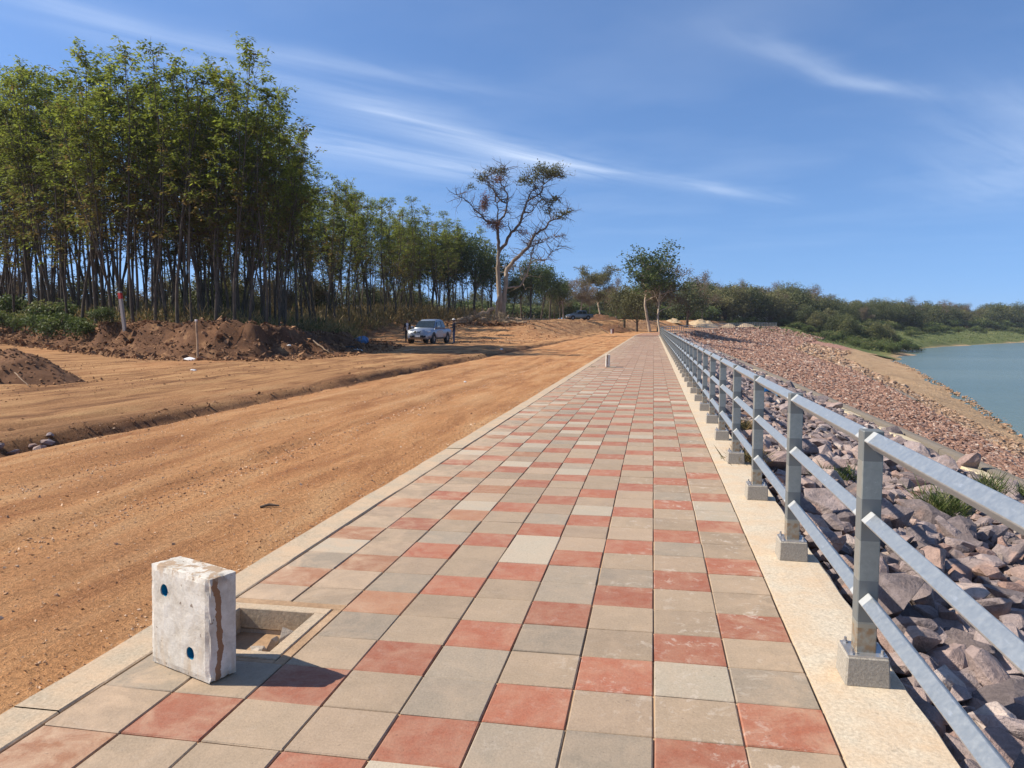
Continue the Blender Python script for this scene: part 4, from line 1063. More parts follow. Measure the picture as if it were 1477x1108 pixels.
OL = [lobed(50 + i, 11, 4.4, .6, 3800, .32, M_LEAFO, M_BARKD, .22, 14, .95, .5) for i in range(3)]
BU = [lobed(60 + i, 3.2, 2.3, .3, 1700, .24, M_LEAFG if i < 2 else M_GRASSB, M_BARKD, .06, 9, .75) for i in range(4)]
DRY = [branchy(70 + i, 11, .20, 4, .55, 5, .22, M_LEAFB, M_TWIG)[:2] for i in range(3)]
# fresh green trees closing the plantation behind the big bare tree
for px, d, top, lab in [(622, 112, 318, 'bushy green tree at the end of the plantation, left of the bare giant'), (650, 118, 322, 'tallest bright green tree just left of the bare giant'), (683, 116, 322, 'green tree whose crown touches the bare giant on its left'),
                        (765, 124, 362, 'green crowned tree just right of the bare giant'), (792, 132, 372, 'smaller green tree right of the bare giant, edge of the clearing'), (738, 128, 392, 'green tree directly behind the bare giant trunk'), (752, 138, 376, 'green tree filling the gap right of the giant trunk'), (780, 142, 378, 'green tree between the two crowns right of the giant'), (708, 126, 345, 'green tree rising directly left behind the giant trunk'), (808, 145, 392, 'last green tree before the brown trees of the clearing')]:
    x, y = pix(px, d); H = CAM_H + (468 - top) / FPX * d - gz(x, y)
    plant('broadleaf_tree', lab, 'tree', None, GR[rr_.randrange(3)], x, y, gz(x, y), rr_.uniform(0, 6), H / 14 * .92, H / 14)
# mixed trees in the middle distance
far_list = [
    ('dry_tree', DRY, 812, 150, 393, 'brown dry-leaved tree right of the green crowns', 11.5), ('dry_tree', DRY, 838, 158, 398, 'brown bare-branched tree left of the pale umbrella tree', 11.5), ('dry_tree', DRY, 850, 146, 412, 'small brown tree before the pale umbrella tree', 11.5),
    ('dry_tree', DRY, 888, 155, 400, 'dry grey-brown tree right of the pale umbrella tree', 11.5), ('olive_tree', OL, 900, 130, 396, 'tan leaved tree on the left of the paired grey trunks', 11), ('olive_tree', OL, 918, 127, 402, 'thin tan tree beside the paired grey trunks', 11),
    ('dry_tree', DRY, 948, 128, 385, 'grey twiggy tree with straight trunk, right of the paired trunks', 11.5), ('dark_tree', DK, 990, 168, 399, 'dense dark round tree standing by the sand piles', 11),
    ('dry_tree', DRY, 1012, 190, 392, 'pale sparse tree peeping above the dark round tree', 11.5), ('dark_tree', DK, 870, 185, 412, 'dark tree behind the pale umbrella tree', 11), ('olive_tree', OL, 830, 200, 410, 'olive tree far behind the brown trees', 11),
    ('dark_tree', DK, 905, 190, 415, 'dark tree behind the tan trees', 11), ('dark_tree', DK, 940, 185, 412, 'dark tree behind the paired grey trunks', 11), ('dark_tree', DK, 965, 195, 410, 'dark tree left behind the round one', 11), ('olive_tree', OL, 800, 175, 410, 'olive tree behind the clearing, below the green crowns', 11)]
for nm, V_, px, d, top, lab, h0 in far_list:
    x, y = pix(px, d); z = gz(x, y); H = CAM_H + (468 - top) / FPX * d - z
    plant(nm, lab, 'tree', None, V_[rr_.randrange(len(V_))], x, y, z, rr_.uniform(0, 6), H / h0, H / h0)
# pale flat-topped tree and the pair of tall trunks with loose crowns
ub = branchy(81, 13, .20, 4, .62, 9, .26, M_LEAFO, M_BARKP, .55, .01, True); x, y = pix(866, 160); H = CAM_H + (468 - 381) / FPX * 160 - gz(x, y)
plant('umbrella_tree', 'pale trunked tree with flat umbrella crown in the middle distance', 'tree', None, ub[:2], x, y, gz(x, y), 1.0, H / ub[2])
tall = [branchy(91, 15, .22, 4, .62, 5, .34, M_LEAFG, M_BARKP, .5, .02), branchy(95, 15, .22, 4, .55, 4, .28, M_LEAFB, M_BARKP, .5, .03)]
for k_, (px, d, top, lab) in enumerate([(937, 124, 352, 'tall loose-crowned tree with straight grey trunk, left of a pair'), (951, 123, 372, 'tall grey-trunked tree with sparse crown, right of a pair')]):
    x, y = pix(px, d); H = CAM_H + (468 - top) / FPX * d - gz(x, y)
    plant('tall_tree', lab, 'tree', None, tall[k_][:2], x, y, gz(x, y), 2.0 * k_, H / tall[k_][2] * (1.35 if k_ == 0 else 1.0), H / tall[k_][2])

# the bare giant: limbs laid out from the trunk upward, in metres from its foot
SC = .0192
def big_tree():
    g = np.random.default_rng(5); w = Wood(); lf = Leaves(); lf2 = Leaves()
    def L(pts, r0, r1, dep=0.0, k=7, twig=True, dens=1.0):
        n = len(pts); P = np.array([[(a - 318) * SC, dep * (i / max(1, n - 1)) + .25 * math.sin(i * 2.1 + a), (1055 - b) * SC] for i, (a, b) in enumerate(pts)])
        t = np.linspace(0, n - 1, (n - 1) * 4 + 1); Q = np.stack([np.interp(t, np.arange(n), P[:, j]) for j in range(3)], -1)
        Q[1:-1] = (Q[:-2] + 2 * Q[1:-1] + Q[2:]) / 4; Q[1:-1] += g.normal(0, .05, Q[1:-1].shape)
        w.tube(Q, np.linspace(r0 * .74, r1 * .6, len(Q)), k)
        if twig:
            for _ in range(int(len(Q) * 1.5 * dens)):
                i = int(g.integers(len(Q) // 4, len(Q))); d = runit(g, 1)[0]; d[2] = d[2] * .55 + .15
                B, d3 = bend(g, Q[i], d, g.uniform(.8, 2.3), 5, .22, .03); w.tube(B, np.linspace(.045, .012, 6), 4)
                for _ in range(4):
                    j = int(g.integers(1, 6)); E_, _d = bend(g, B[j], d3 + g.normal(0, .8, 3), g.uniform(.4, 1.1), 3, .25); w.tube(E_, [.016, .012, .009, .006], 3)
        return Q
    L([(316, 1085), (314, 1000), (308, 900), (302, 780), (299, 680), (303, 600)], .62, .30, 0, 10, False)
    L([(330, 1080), (330, 1000), (335, 910), (350, 800), (352, 705), (400, 655), (455, 605), (500, 560), (520, 510), (545, 478), (600, 455), (640, 395), (700, 375), (735, 345), (780, 325)], .46, .05, 2.0, 9)
    L([(288, 1080), (285, 1000), (290, 930), (305, 880)], .26, .18, -.5, 7, False)
    L([(303, 605), (297, 520), (292, 450), (290, 420), (240, 425), (200, 388), (150, 342), (110, 295), (40, 255)], .30, .03, -1.5)
    L([(292, 450), (310, 405), (345, 370), (355, 295), (312, 275), (282, 232), (255, 195), (215, 150), (165, 125)], .22, .03, 1.0)
    L([(355, 295), (362, 235), (330, 190), (305, 140), (330, 85), (350, 60)], .13, .03, .5)
    L([(295, 420), (300, 340), (285, 270), (270, 180), (245, 90)], .13, .03, -2.0)
    L([(303, 605), (345, 555), (385, 482), (440, 430), (460, 350), (487, 282), (530, 265), (578, 235), (585, 180), (600, 120)], .30, .05, -1.5, 8)
    L([(385, 482), (366, 440), (364, 415)], .12, .06, .3, 6, False)
    L([(460, 352), (520, 345), (540, 300), (570, 270)], .10, .03, 1.2)
    L([(487, 282), (512, 225), (545, 205), (500, 150), (440, 175)], .13, .03, -1.0)
    L([(585, 180), (640, 130), (690, 125), (735, 120)], .08, .02, 1.0)
    L([(342, 832), (400, 826), (440, 822), (480, 750), (512, 660), (510, 605), (540, 550), (590, 530), (640, 490), (740, 492)], .17, .03, 2.5)
    L([(512, 640), (560, 655), (605, 660), (640, 600), (700, 560)], .09, .02, 1.5)
    L([(640, 400), (620, 340), (650, 280), (690, 270)], .07, .02, -1.0)
    for (cx, cy, rx, rz_, n, dep) in [(600, 100, 115, 34, 1500, -1.2), (660, 125, 70, 20, 500, -.5), (540, 150, 70, 40, 500, -1.2), (460, 170, 50, 30, 300, -1.2), (200, 125, 60, 30, 300, .5), (290, 85, 60, 28, 300, .4), (330, 110, 40, 30, 160, .4), (640, 285, 80, 28, 420, -.6),
                                      (730, 340, 55, 16, 260, 1.4), (620, 340, 60, 24, 200, 0), (130, 210, 40, 16, 120, -1), (700, 370, 60, 20, 150, 1.5)]:
        P = np.stack([(cx - 318 + g.normal(0, rx * .45, n)) * SC, dep + g.normal(0, rx * .45, n) * SC, (1055 - cy + g.normal(0, rz_ * .45, n)) * SC], -1)
        P[:, 2] += .25 * np.sin(P[:, 0] * 3.0)
        lf.add(P, runit(g, n), runit(g, n) + np.array([0, 0, 1.5]), g.uniform(.14, .30, n), g.uniform(.09, .17, n), g.normal(.4, .2, n))
    for (cx, cy, rx, rz_, n) in [(215, 290, 34, 70, 800), (210, 320, 26, 30, 350), (290, 440, 62, 36, 900), (300, 150, 40, 26, 260), (460, 480, 46, 26, 260), (240, 420, 40, 22, 220)]:
        P = np.stack([(cx - 318 + g.normal(0, rx * .45, n)) * SC, g.normal(0, rx * .45, n) * SC - .6, (1055 - cy + g.normal(0, rz_ * .45, n)) * SC], -1)
        lf2.add(P, runit(g, n) + np.array([0, 0, -.5]), runit(g, n), g.uniform(.14, .34, n), g.uniform(.04, .08, n), g.random(n))
    return w.mesh('trunk', M_BARKG), lf.mesh('crown', M_LEAFO), lf2.mesh('dead_fronds', M_EPI)
_t = NT('giant bark'); _o = _t.coord('Object'); _z = _t.sep(_o)[2]
_n = _t.noise(_t.coord('Object', (1, 1, .35)), 3.5, 6, .65)
_p = _t.ramp(_n, (.3, (.20, .145, .10)), (.7, (.40, .315, .23))); _d = _t.ramp(_n, (.3, (.075, .055, .045)), (.7, (.17, .13, .105)))
_t.bump(_n, .6, .06)
M_BARKG = _t.fin(_t.mix(_t.ramp(_t.math('MULTIPLY', _t.math('ADD', _z, _t.math('MULTIPLY', _n, 2.0)), .05), (.40, 0.0), (.55, 1.0)), _p, _d), .9, 0, .15)
bx0, by0 = pix(723, 92); bm_ = big_tree(); zt = gz(bx0, by0)
H_top = CAM_H + (468 - 243) / FPX * 92 - zt
plant('giant_tree', 'giant bare-limbed tree with pale forked trunk towering over the log pile', 'tree', None, bm_, bx0, by0, zt, YAW, H_top / (1000 * SC), None, ('trunk', 'crown', 'dead_fronds'))

# riverside wood beyond the bend
gw = 'riverside trees beyond the embankment'
labs = {'d': 'dense dark green tree in the riverside wood beyond the embankment', 'o': 'olive brown tree in the riverside wood beyond the embankment', 'y': 'dry brown tree in the riverside wood beyond the embankment'}
topy = lambda px: float(np.interp(px, [1010, 1040, 1100, 1150, 1180, 1210, 1250, 1290, 1310, 1350, 1400, 1440, 1477, 1560], [402, 409, 412, 415, 425, 433, 437, 434, 439, 440, 444, 439, 441, 441]))
px = 1004.0; wcnt = [0] * 4
while px < 1620:
    for row in range(4):
        d = float(np.interp(px, [1000, 1100, 1200, 1300, 1400, 1540], [205, 217, 235, 290, 385, 430])) + row * 14 + rr_.uniform(-4, 4); wcnt[row] += 1
        x, y = pix(px + rr_.uniform(-8, 8), d); cxr = float(crest(y))
        z = bz(x, y) if x > cxr else 0.3 + min(1.5, (cxr - x) * .05)
        H = CAM_H + (468 - topy(px) - rr_.uniform(-7, 4) + row * 1.5) / FPX * d - z
        k_ = rr_.random(); ky_ = 'd' if k_ < .55 else ('o' if k_ < .86 else 'y'); V_ = {'d': DK, 'o': OL, 'y': DRY}[ky_]
        H = max(H, 5.0)
        plant({'d': 'dark_tree', 'o': 'olive_tree', 'y': 'dry_tree'}[ky_], '%s tree, %s from left in the %s row of the riverside wood' % ({'d': 'dark green', 'o': 'olive', 'y': 'dry brown'}[ky_], nth(wcnt[row]), ROWN[row]), 'tree', gw, V_[rr_.randrange(len(V_))], x, y, z - .2, rr_.uniform(0, 6), H / 11 * rr_.uniform(.9, 1.25), H / 11)
    px += rr_.uniform(11, 18)
# scrub running down the natural bank to the water
def bush(px, d, s, lab, grp, V_=BU):
    x, y = pix(px, d); cxr = float(crest(y)); z = bz(x, y) if x > cxr else gz(x, y)
    plant('bush', lab, 'bush', grp, V_[rr_.randrange(len(V_))], x, y, z - .15, rr_.uniform(0, 6), s * rr_.uniform(.9, 1.3), s)
for k_, px in enumerate(sorted(1118 + 190 * rr_.random() + rr_.uniform(-12, 12) for _ in range(95))):
    dmin = float(np.interp(px, [1100, 1130, 1200, 1290, 1330], [214, 209, 182, 163, 190])); d = dmin + rr_.uniform(2, 48)
    bush(px, d, rr_.uniform(.35, .75) + .8 * min(1, max(0, (d - dmin) / 40)), 'scrub bush, %s from left on the slope between wood and water' % nth(k_ + 1), 'scrub bushes on the riverbank')
for k_, px in enumerate(sorted(rr_.uniform(1310, 1477) for _ in range(26))):
    d = float(np.interp(px, [1310, 1400, 1477], [250, 330, 370])) + rr_.uniform(-10, 18)
    bush(px, d, rr_.uniform(.5, 1.1), 'small bush, %s from left on the far grassy riverbank' % nth(k_ + 1), 'bushes on the far grassy riverbank')
for k_, px in enumerate(sorted(rr_.uniform(1125, 1292) for _ in range(34))):   # taller trees stepping down the bank
    dmin = float(np.interp(px, [1100, 1130, 1200, 1290, 1330], [222, 214, 190, 185, 215])); d = dmin + rr_.uniform(6, 34)
    x, y = pix(px, d); z = bz(x, y) if x > float(crest(y)) else .3; H = rr_.uniform(5.0, 8.0); q = rr_.random() < .6
    plant('dark_tree' if q else 'olive_tree', 'bank-side tree, %s from left above the scrub by the water' % nth(k_ + 1), 'tree', 'trees stepping down the riverbank', DK[rr_.randrange(4)] if q else OL[rr_.randrange(3)], x, y, z - .3, rr_.uniform(0, 6), H / 11, H / 11)
px = 1010.0; k_ = 0
while px < 1620:                                     # thicket closing the foot of the riverside wood
    d = float(np.interp(px, [1000, 1100, 1200, 1300, 1400, 1540], [199, 211, 228, 280, 372, 415])) + rr_.uniform(-3, 6); x, y = pix(px, d)
    z = bz(x, y) if x > float(crest(y)) else .3
    k_ += 1
    plant('bush', 'dark bush, %s from left at the foot of the riverside wood' % nth(k_), 'bush', 'bushes at the foot of the riverside wood', BU[rr_.randrange(4)], x, y, z - .9, rr_.uniform(0, 6), rr_.uniform(1.1, 1.8) * d / 230, rr_.uniform(1.0, 1.6) * d / 230)
    px += rr_.uniform(8, 14)
for k_ in range(58):                                 # thicket behind the clearing, under the middle-distance trees
    px = 560 + k_ * 8 + rr_.uniform(-6, 6); d = rr_.uniform(172, 215) if px < 960 else rr_.uniform(190, 215); x, y = pix(px, d)
    plant('bush', 'scrub bush, %s from left on the far side of the clearing' % nth(k_ + 1), 'bush', 'scrub on the far side of the clearing', BU[rr_.randrange(4)], x, y, gz(x, y) - .6, rr_.uniform(0, 6), rr_.uniform(1.4, 2.3), rr_.uniform(1.1, 1.9))
for k_ in range(22):
    px = 575 + k_ * 19 + rr_.uniform(-8, 8); d = rr_.uniform(205, 250); x, y = pix(px, d); q = rr_.random() < .5; H = rr_.uniform(8, 12)
    plant('dark_tree' if q else 'olive_tree', 'tree, %s from left in the far wood behind the clearing' % nth(k_ + 1), 'tree', 'far wood behind the clearing', DK[rr_.randrange(4)] if q else OL[rr_.randrange(3)], x, y, gz(x, y) - .3, rr_.uniform(0, 6), H / 11, H / 11)
for k_ in range(40):
    px = 880 + k_ * 17 + rr_.uniform(-6, 6); d = float(np.interp(px, [880, 1100, 1300, 1560], [262, 285, 370, 520])) + rr_.uniform(-8, 12); x, y = pix(px, d); q = rr_.random() < .6
    z = bz(x, y) if x > float(crest(y)) else .3; H = max(4.0, CAM_H + (468 - 452) / FPX * d - z)
    plant('bush', 'backdrop bush, %s from left on the skyline behind the wood' % nth(k_ + 1), 'bush', 'backdrop bushes on the skyline', BU[rr_.randrange(4)], x, y, z - 1.2, rr_.uniform(0, 6), 2.6 * d / 300, (H + 1.2) / 3.2)
# undergrowth left of the picture, on top of the dirt bank
for k_, (px, d, s) in enumerate([(6, 48.8, .56), (38, 46.6, .5), (68, 43.8, .55), (96, 42.2, .58), (122, 40.2, .45), (148, 38.8, .34), (18, 50.4, .72), (84, 45, .62)]):
    lab = ['leafy green bush on the dirt bank at the left picture edge', 'rounded green bush second along the dirt bank', 'green bush on the dirt bank below the dark forked trunks', 'bright green bush in the middle of the bank thicket', 'bushy shrub on the dirt bank left of the red-topped post', 'small shrub nearest the red-topped post', 'bush at the back of the bank thicket by the left edge', 'bush at the back of the bank thicket near its right end'][k_]
    bush(px, d, s, lab, None, BU[:3])
def blades(name, X, Y, Z, h, wd, mat, tint, n3=5):
    g = rng; n = len(X); lf = Leaves()
    for k in range(n3):
        az = g.uniform(0, 6.28, n); D = np.stack([np.cos(az) * g.uniform(.1, .7, n), np.sin(az) * g.uniform(.1, .7, n), np.ones(n)], -1)
        C = np.stack([X + g.normal(0, .18, n), Y + g.normal(0, .18, n), Z], -1) + D * (h * g.uniform(0, .75, n))[:, None]
        lf.add(C, D + g.normal(0, .35, (n, 3)), g.normal(size=(n, 3)), h * g.uniform(.15, .55, n), wd * g.uniform(.5, 1.4, n), tint + g.normal(0, .12, n))
    return tag(obj(name, lf.mesh(name, mat)), kind='stuff')
n = 5200
ux = rng.uniform(0, 1, n); pxs = -40 + 560 * ux; ds = np.interp(pxs, [-60, 0, 100, 200, 300, 380, 440, 560], [57, 52, 44, 39, 37, 38, 41, 52]) + rng.uniform(0, 26, n)
c_, s_ = math.cos(YAW), math.sin(YAW); rx_ = (pxs - 738.5) / FPX * ds; X_ = rx_ * c_ - ds * s_; Y_ = rx_ * s_ + ds * c_
blades('near_undergrowth', X_, Y_, ground_z(X_, Y_), rng.uniform(.25, 1.1, n), .05, M_DRYG, rng.random(n), 9)
n = 5200
Y_ = rng.uniform(48, 132, n); X_ = -27 - rng.uniform(-1.6, 14, n) - 3 * smooth01(56, 48, Y_)
blades('far_undergrowth', X_, Y_, ground_z(X_, Y_), rng.uniform(.4, 2.0, n), .09, M_DRYG, np.clip(.25 + rng.random(n) * .6, 0, 1), 9)
n = 2600                                             # coarse grass on the natural bank
Y_ = rng.uniform(180, 420, n); X_ = crest(Y_) + rng.random(n) * (np.interp(Y_, BL[3][1], BL[3][2]) - crest(Y_) - 2)
blades('bank_grass', X_, Y_, bank_z(X_, Y_), rng.uniform(.3, .9, n), .35, M_GRASSB, rng.random(n), 3)
# low scrub and trees closing the view under the plantation
for k_ in range(46):
    px = -40 + k_ * 16 + rr_.uniform(-8, 8); d = rr_.uniform(82, 130) if px < 470 else rr_.uniform(118, 150)
    x, y = pix(px, d)
    if px > 470 and x > -32: continue
    plant('bush', 'low scrub bush, %s from left seen between the plantation trunks' % nth(k_ + 1), 'bush', 'scrub behind the plantation', BU[rr_.randrange(4)], x, y, gz(x, y) - .1, rr_.uniform(0, 6), rr_.uniform(.9, 1.7), rr_.uniform(.55, 1.0))
for k_ in range(16):                                 # lower wood glimpsed behind the near block
    px = -30 + k_ * 32 + rr_.uniform(-9, 9); d = rr_.uniform(66, 92); x, y = pix(px, d); q = rr_.random() < .5
    plant('dry_tree' if q else 'olive_tree', 'low tree, %s from left glimpsed behind the near block trunks' % nth(k_ + 1), 'tree', 'low trees behind the near block', DRY[rr_.randrange(3)] if q else OL[rr_.randrange(3)], x, y, gz(x, y) - .3, rr_.uniform(0, 6), rr_.uniform(.45, .62), rr_.uniform(.36, .56))
for k_ in range(15):                                 # dark thickets closing the far rows
    y = 62 + k_ * 5.2; x = -40.5 + rr_.uniform(-2, 2)
    plant('dark_tree', 'thicket tree, %s from the near end behind the far plantation rows' % nth(k_ + 1), 'tree', 'thicket trees behind the far plantation rows', OL[rr_.randrange(3)] if k_ % 2 else DK[rr_.randrange(4)], x, y, gz(x, y) - 1.0, rr_.uniform(0, 6), .62, .62)

# ------------------------------------------------------------------ pickups
def paint(name, col, metal=.6):
    t = NT(name); o = t.coord('Object'); z = t.sep(o)[2]
    dust = t.math('MULTIPLY', t.ramp(z, (.3, .55), (1.0, .08)), t.ramp(t.noise(o, 5, 5), (.3, .3), (.7, 1.0)))
    return t.fin(t.mix(dust, col, (.42, .29, .19)), .34, metal, .5)
M_SILVER = paint('silver paint', (.31, .36, .43)); M_TEAL = paint('teal grey paint', (.16, .22, .25), .3)
M_GLASS = simple('dark window glass', (.02, .028, .03), .06, 0, .6, .05)
M_TYRE = simple('tyre rubber', (.025, .024, .023), .85); M_RIM = simple('alloy rim', (.45, .45, .46), .35, .8)
M_LAMP = simple('headlamp lens', (.75, .75, .72), .15, .2, .6); M_GRILLE = simple('black grille', (.012, .012, .013), .5)
M_PLATE = simple('number plate', (.70, .70, .68), .5); M_CHROME = simple('chrome', (.7, .7, .7), .15, 1.0)
def loft_sections(bm, S, mi=0):
    """S: list of closed rings (same count); skins them and caps the ends"""
    rings = [[bm.verts.new(p) for p in r] for r in S]; n = len(rings[0])
    for a, b in zip(rings[:-1], rings[1:]):
        for i in range(n): bm.faces.new((a[i], a[(i + 1) % n], b[(i + 1) % n], b[i])).material_index = mi
    bm.faces.new(rings[0][::-1]).material_index = mi; bm.faces.new(rings[-1]).material_index = mi
    bmesh.ops.recalc_face_normals(bm, faces=bm.faces)
def pickup(name, label, loc, rz, pm, s=1.0):
    r = empty(name, loc, rz, s); tag(r, label, 'pickup truck')
    # lower body stations along x (front is +x): x, half width, sill z, shoulder z, top z
    st = [(2.52, .52, .42, .60, .70), (2.46, .74, .36, .72, .86), (2.28, .84, .33, .84, .98), (1.75, .875, .33, .92, 1.05), (1.05, .885, .33, .97, 1.10), (.2, .89, .33, .98, 1.08), (-.75, .89, .33, .98, 1.06), (-1.6, .885, .35, .97, 1.05), (-2.38, .875, .42, .96, 1.04), (-2.50, .85, .48, .94, 1.01)]
    def ring(x, w_, z0, z1, z2):
        return [(x, -w_ * .93, z0), (x, -w_, z0 + .16), (x, -w_ * 1.0, z1 - .12), (x, -w_ * .965, z1), (x, -w_ * .80, z2), (x, 0, z2 + (.035 if x > 1 else 0)), (x, w_ * .80, z2), (x, w_ * .965, z1), (x, w_ * 1.0, z1 - .12), (x, w_, z0 + .16), (x, w_ * .93, z0)]
    bm = bmesh.new(); loft_sections(bm, [ring(*a) for a in st])
    body = bm_obj('body', bm, pm, r, True)
    bm = bmesh.new()                                   # cab: windscreen base to rear wall
    cab = [(1.18, .78, 1.06, 1.09), (.55, .745, 1.06, 1.56), (.15, .70, 1.05, 1.70), (-.75, .70, 1.05, 1.72), (-1.15, .71, 1.05, 1.66), (-1.30, .76, 1.04, 1.10)]
    def cring(x, w_, z0, z1):
        wt = w_ * (.86 if z1 > 1.3 else .98); return [(x, -w_ - .05, z0), (x, -wt, z1 - .06), (x, -wt + .08, z1), (x, 0, z1 + .02), (x, wt - .08, z1), (x, wt, z1 - .06), (x, w_ + .05, z0)]
    loft_sections(bm, [cring(*c) for c in cab]); bm_obj('cab', bm, pm, r, True)
    def quad(nm, pts, mat, par=r, th=.012):
        bm = bmesh.new(); p = [Vector(q) for q in pts]; nrm = (p[1] - p[0]).cross(p[2] - p[0]).normalized() * th
        a = [bm.verts.new(q + nrm) for q in p]; b = [bm.verts.new(q - nrm) for q in p]; n = len(p)
        bm.faces.new(a); bm.faces.new(b[::-1])
        for i in range(n): bm.faces.new((a[i], b[i], b[(i + 1) % n], a[(i + 1) % n]))
        bmesh.ops.recalc_face_normals(bm, faces=bm.faces); return bm_obj(nm, bm, mat, par)
    quad('windscreen', [(1.14, -.70, 1.14), (1.14, .70, 1.14), (.50, .60, 1.58), (.50, -.60, 1.58)], M_GLASS, r, .03)
    for sgn in (-1, 1):
        quad('side_window', [(.92, sgn * .80, 1.14), (.36, sgn * .665, 1.55), (-.30, sgn * .64, 1.60), (-.30, sgn * .80, 1.12)], M_GLASS, r, .02)
        quad('side_window', [(-.38, sgn * .80, 1.12), (-.38, sgn * .64, 1.60), (-1.02, sgn * .645, 1.57), (-1.18, sgn * .80, 1.12)], M_GLASS, r, .02)
        d_ = quad('door', [(.95, sgn * .885, .46), (.95, sgn * .880, .93), (-.32, sgn * .886, .95), (-.32, sgn * .892, .46)], pm, r, .008)
        bm = bmesh.new(); box(bm, (-.18, sgn * .905, .86), (.16, .03, .035), None, .006); bm_obj('handle', bm, M_CHROME, d_)
        bm = bmesh.new(); box(bm, (.86, sgn * 1.0, 1.17), (.09, .18, .15), None, .03); m_ = bm_obj('mirror', bm, pm, r)
        bm = bmesh.new(); box(bm, (.80, sgn * 1.0, 1.17), (.02, .15, .12)); bm_obj('mirror_glass', bm, M_GLASS, m_)
        quad('headlight', [(2.44, sgn * .50, .80), (2.40, sgn * .76, .84), (2.22, sgn * .85, .90), (2.30, sgn * .62, .97), (2.40, sgn * .48, .93)], M_LAMP, r, .03)
        bm = bmesh.new(); cyl(bm, (2.44, sgn * .62, .52), (2.51, sgn * .60, .52), .085, .085, 14); bm_obj('fog_lamp', bm, M_LAMP, r)
        quad('grille', [(2.50, sgn * .10, .72), (2.47, sgn * .46, .74), (2.40, sgn * .44, .88), (2.44, sgn * .13, .90)], M_GRILLE, r, .025)
        quad('rear_lamp', [(-2.49, sgn * .86, .70), (-2.49, sgn * .74, .70), (-2.47, sgn * .74, .98), (-2.47, sgn * .86, .98)], M_REDP, r, .02)
        for wx in (1.62, -1.45):
            wh = empty('wheel', (wx, sgn * .80, .36)); wh.parent = r
            bm = bmesh.new()
            n = 24; prof = [(-.11, .20), (-.115, .31), (-.09, .355), (.09, .355), (.115, .31), (.11, .20)]
            rings = []
            for i in range(n):
                a = 2 * math.pi * i / n; rings.append([bm.verts.new((math.cos(a) * q, p_, math.sin(a) * q)) for p_, q in prof])
            for i in range(n):
                A_, B_ = rings[i], rings[(i + 1) % n]
                for j in range(len(prof) - 1): bm.faces.new((A_[j], A_[j + 1], B_[j + 1], B_[j]))
            bmesh.ops.recalc_face_normals(bm, faces=bm.faces); bm_obj('tyre', bm, M_TYRE, wh)
            bm = bmesh.new(); cyl(bm, (0, -.085, 0), (0, .085, 0), .21, .21, 20)
            for q in range(6): box(bm, (math.cos(q * 1.047) * .11, sgn * .09, math.sin(q * 1.047) * .11), (.16, .02, .045), Matrix.Rotation(-q * 1.047, 4, 'Y'))
            bm_obj('rim', bm, M_RIM, wh)
            # dark wheel arch lip
            bm = bmesh.new(); cyl(bm, (wx, sgn * .70, .40), (wx, sgn * .893, .40), .43, .43, 24); bm_obj('wheel_arch', bm, M_GRILLE, r)
    quad('lower_grille', [(2.535, -.46, .46), (2.535, .46, .46), (2.535, .40, .60), (2.535, -.40, .60)], M_GRILLE, r, .02)
    quad('number_plate', [(2.57, -.19, .49), (2.57, .19, .49), (2.57, .19, .62), (2.57, -.19, .62)], M_PLATE, r, .01)
    bm = bmesh.new(); box(bm, (2.40, 0, .40), (.16, 1.46, .12), None, .04); bm_obj('front_bumper', bm, pm, r)
    bm = bmesh.new(); box(bm, (-2.56, 0, .50), (.14, 1.62, .14), None, .03); bm_obj('rear_bumper', bm, M_CHROME, r)
    bm = bmesh.new()                                    # emblem of three small lozenges on the nose
    for a in (90, 210, 330):
        c = Vector((2.50, math.cos(R(a)) * .05, .83 + math.sin(R(a)) * .05))
        vs = [bm.verts.new(c + Vector((.012, math.cos(R(a)) * p_ - math.sin(R(a)) * q_, math.sin(R(a)) * p_ + math.cos(R(a)) * q_))) for p_, q_ in ((.05, 0), (0, .03), (-.05, 0), (0, -.03))]; bm.faces.new(vs)
    e = bmesh.ops.extrude_face_region(bm, geom=list(bm.faces)); bmesh.ops.translate(bm, verts=[v for v in e['geom'] if isinstance(v, bmesh.types.BMVert)], vec=(-.06, 0, 0)); bm_obj('emblem', bm, M_CHROME, r)
    bm = bmesh.new(); box(bm, (-1.92, 0, 1.045), (1.05, 1.42, .03)); bm_obj('bed_cover', bm, M_GRILLE, r)
    return r
M_REDP = simple('red lens', (.35, .03, .025), .3)
cx_, cy_ = pix(620, 55.2)
pickup('pickup_truck', 'silver pickup truck parked facing the camera at the plantation edge', (cx_, cy_, gz(cx_, cy_) + .005), math.atan2(-cy_, -cx_) - R(19), M_SILVER)
cx2, cy2 = pix(835, 132)
pickup('pickup_truck', 'dark teal pickup parked far up the cleared ground', (cx2, cy2, gz(cx2, cy2) + .01), R(-150), M_TEAL, .92)

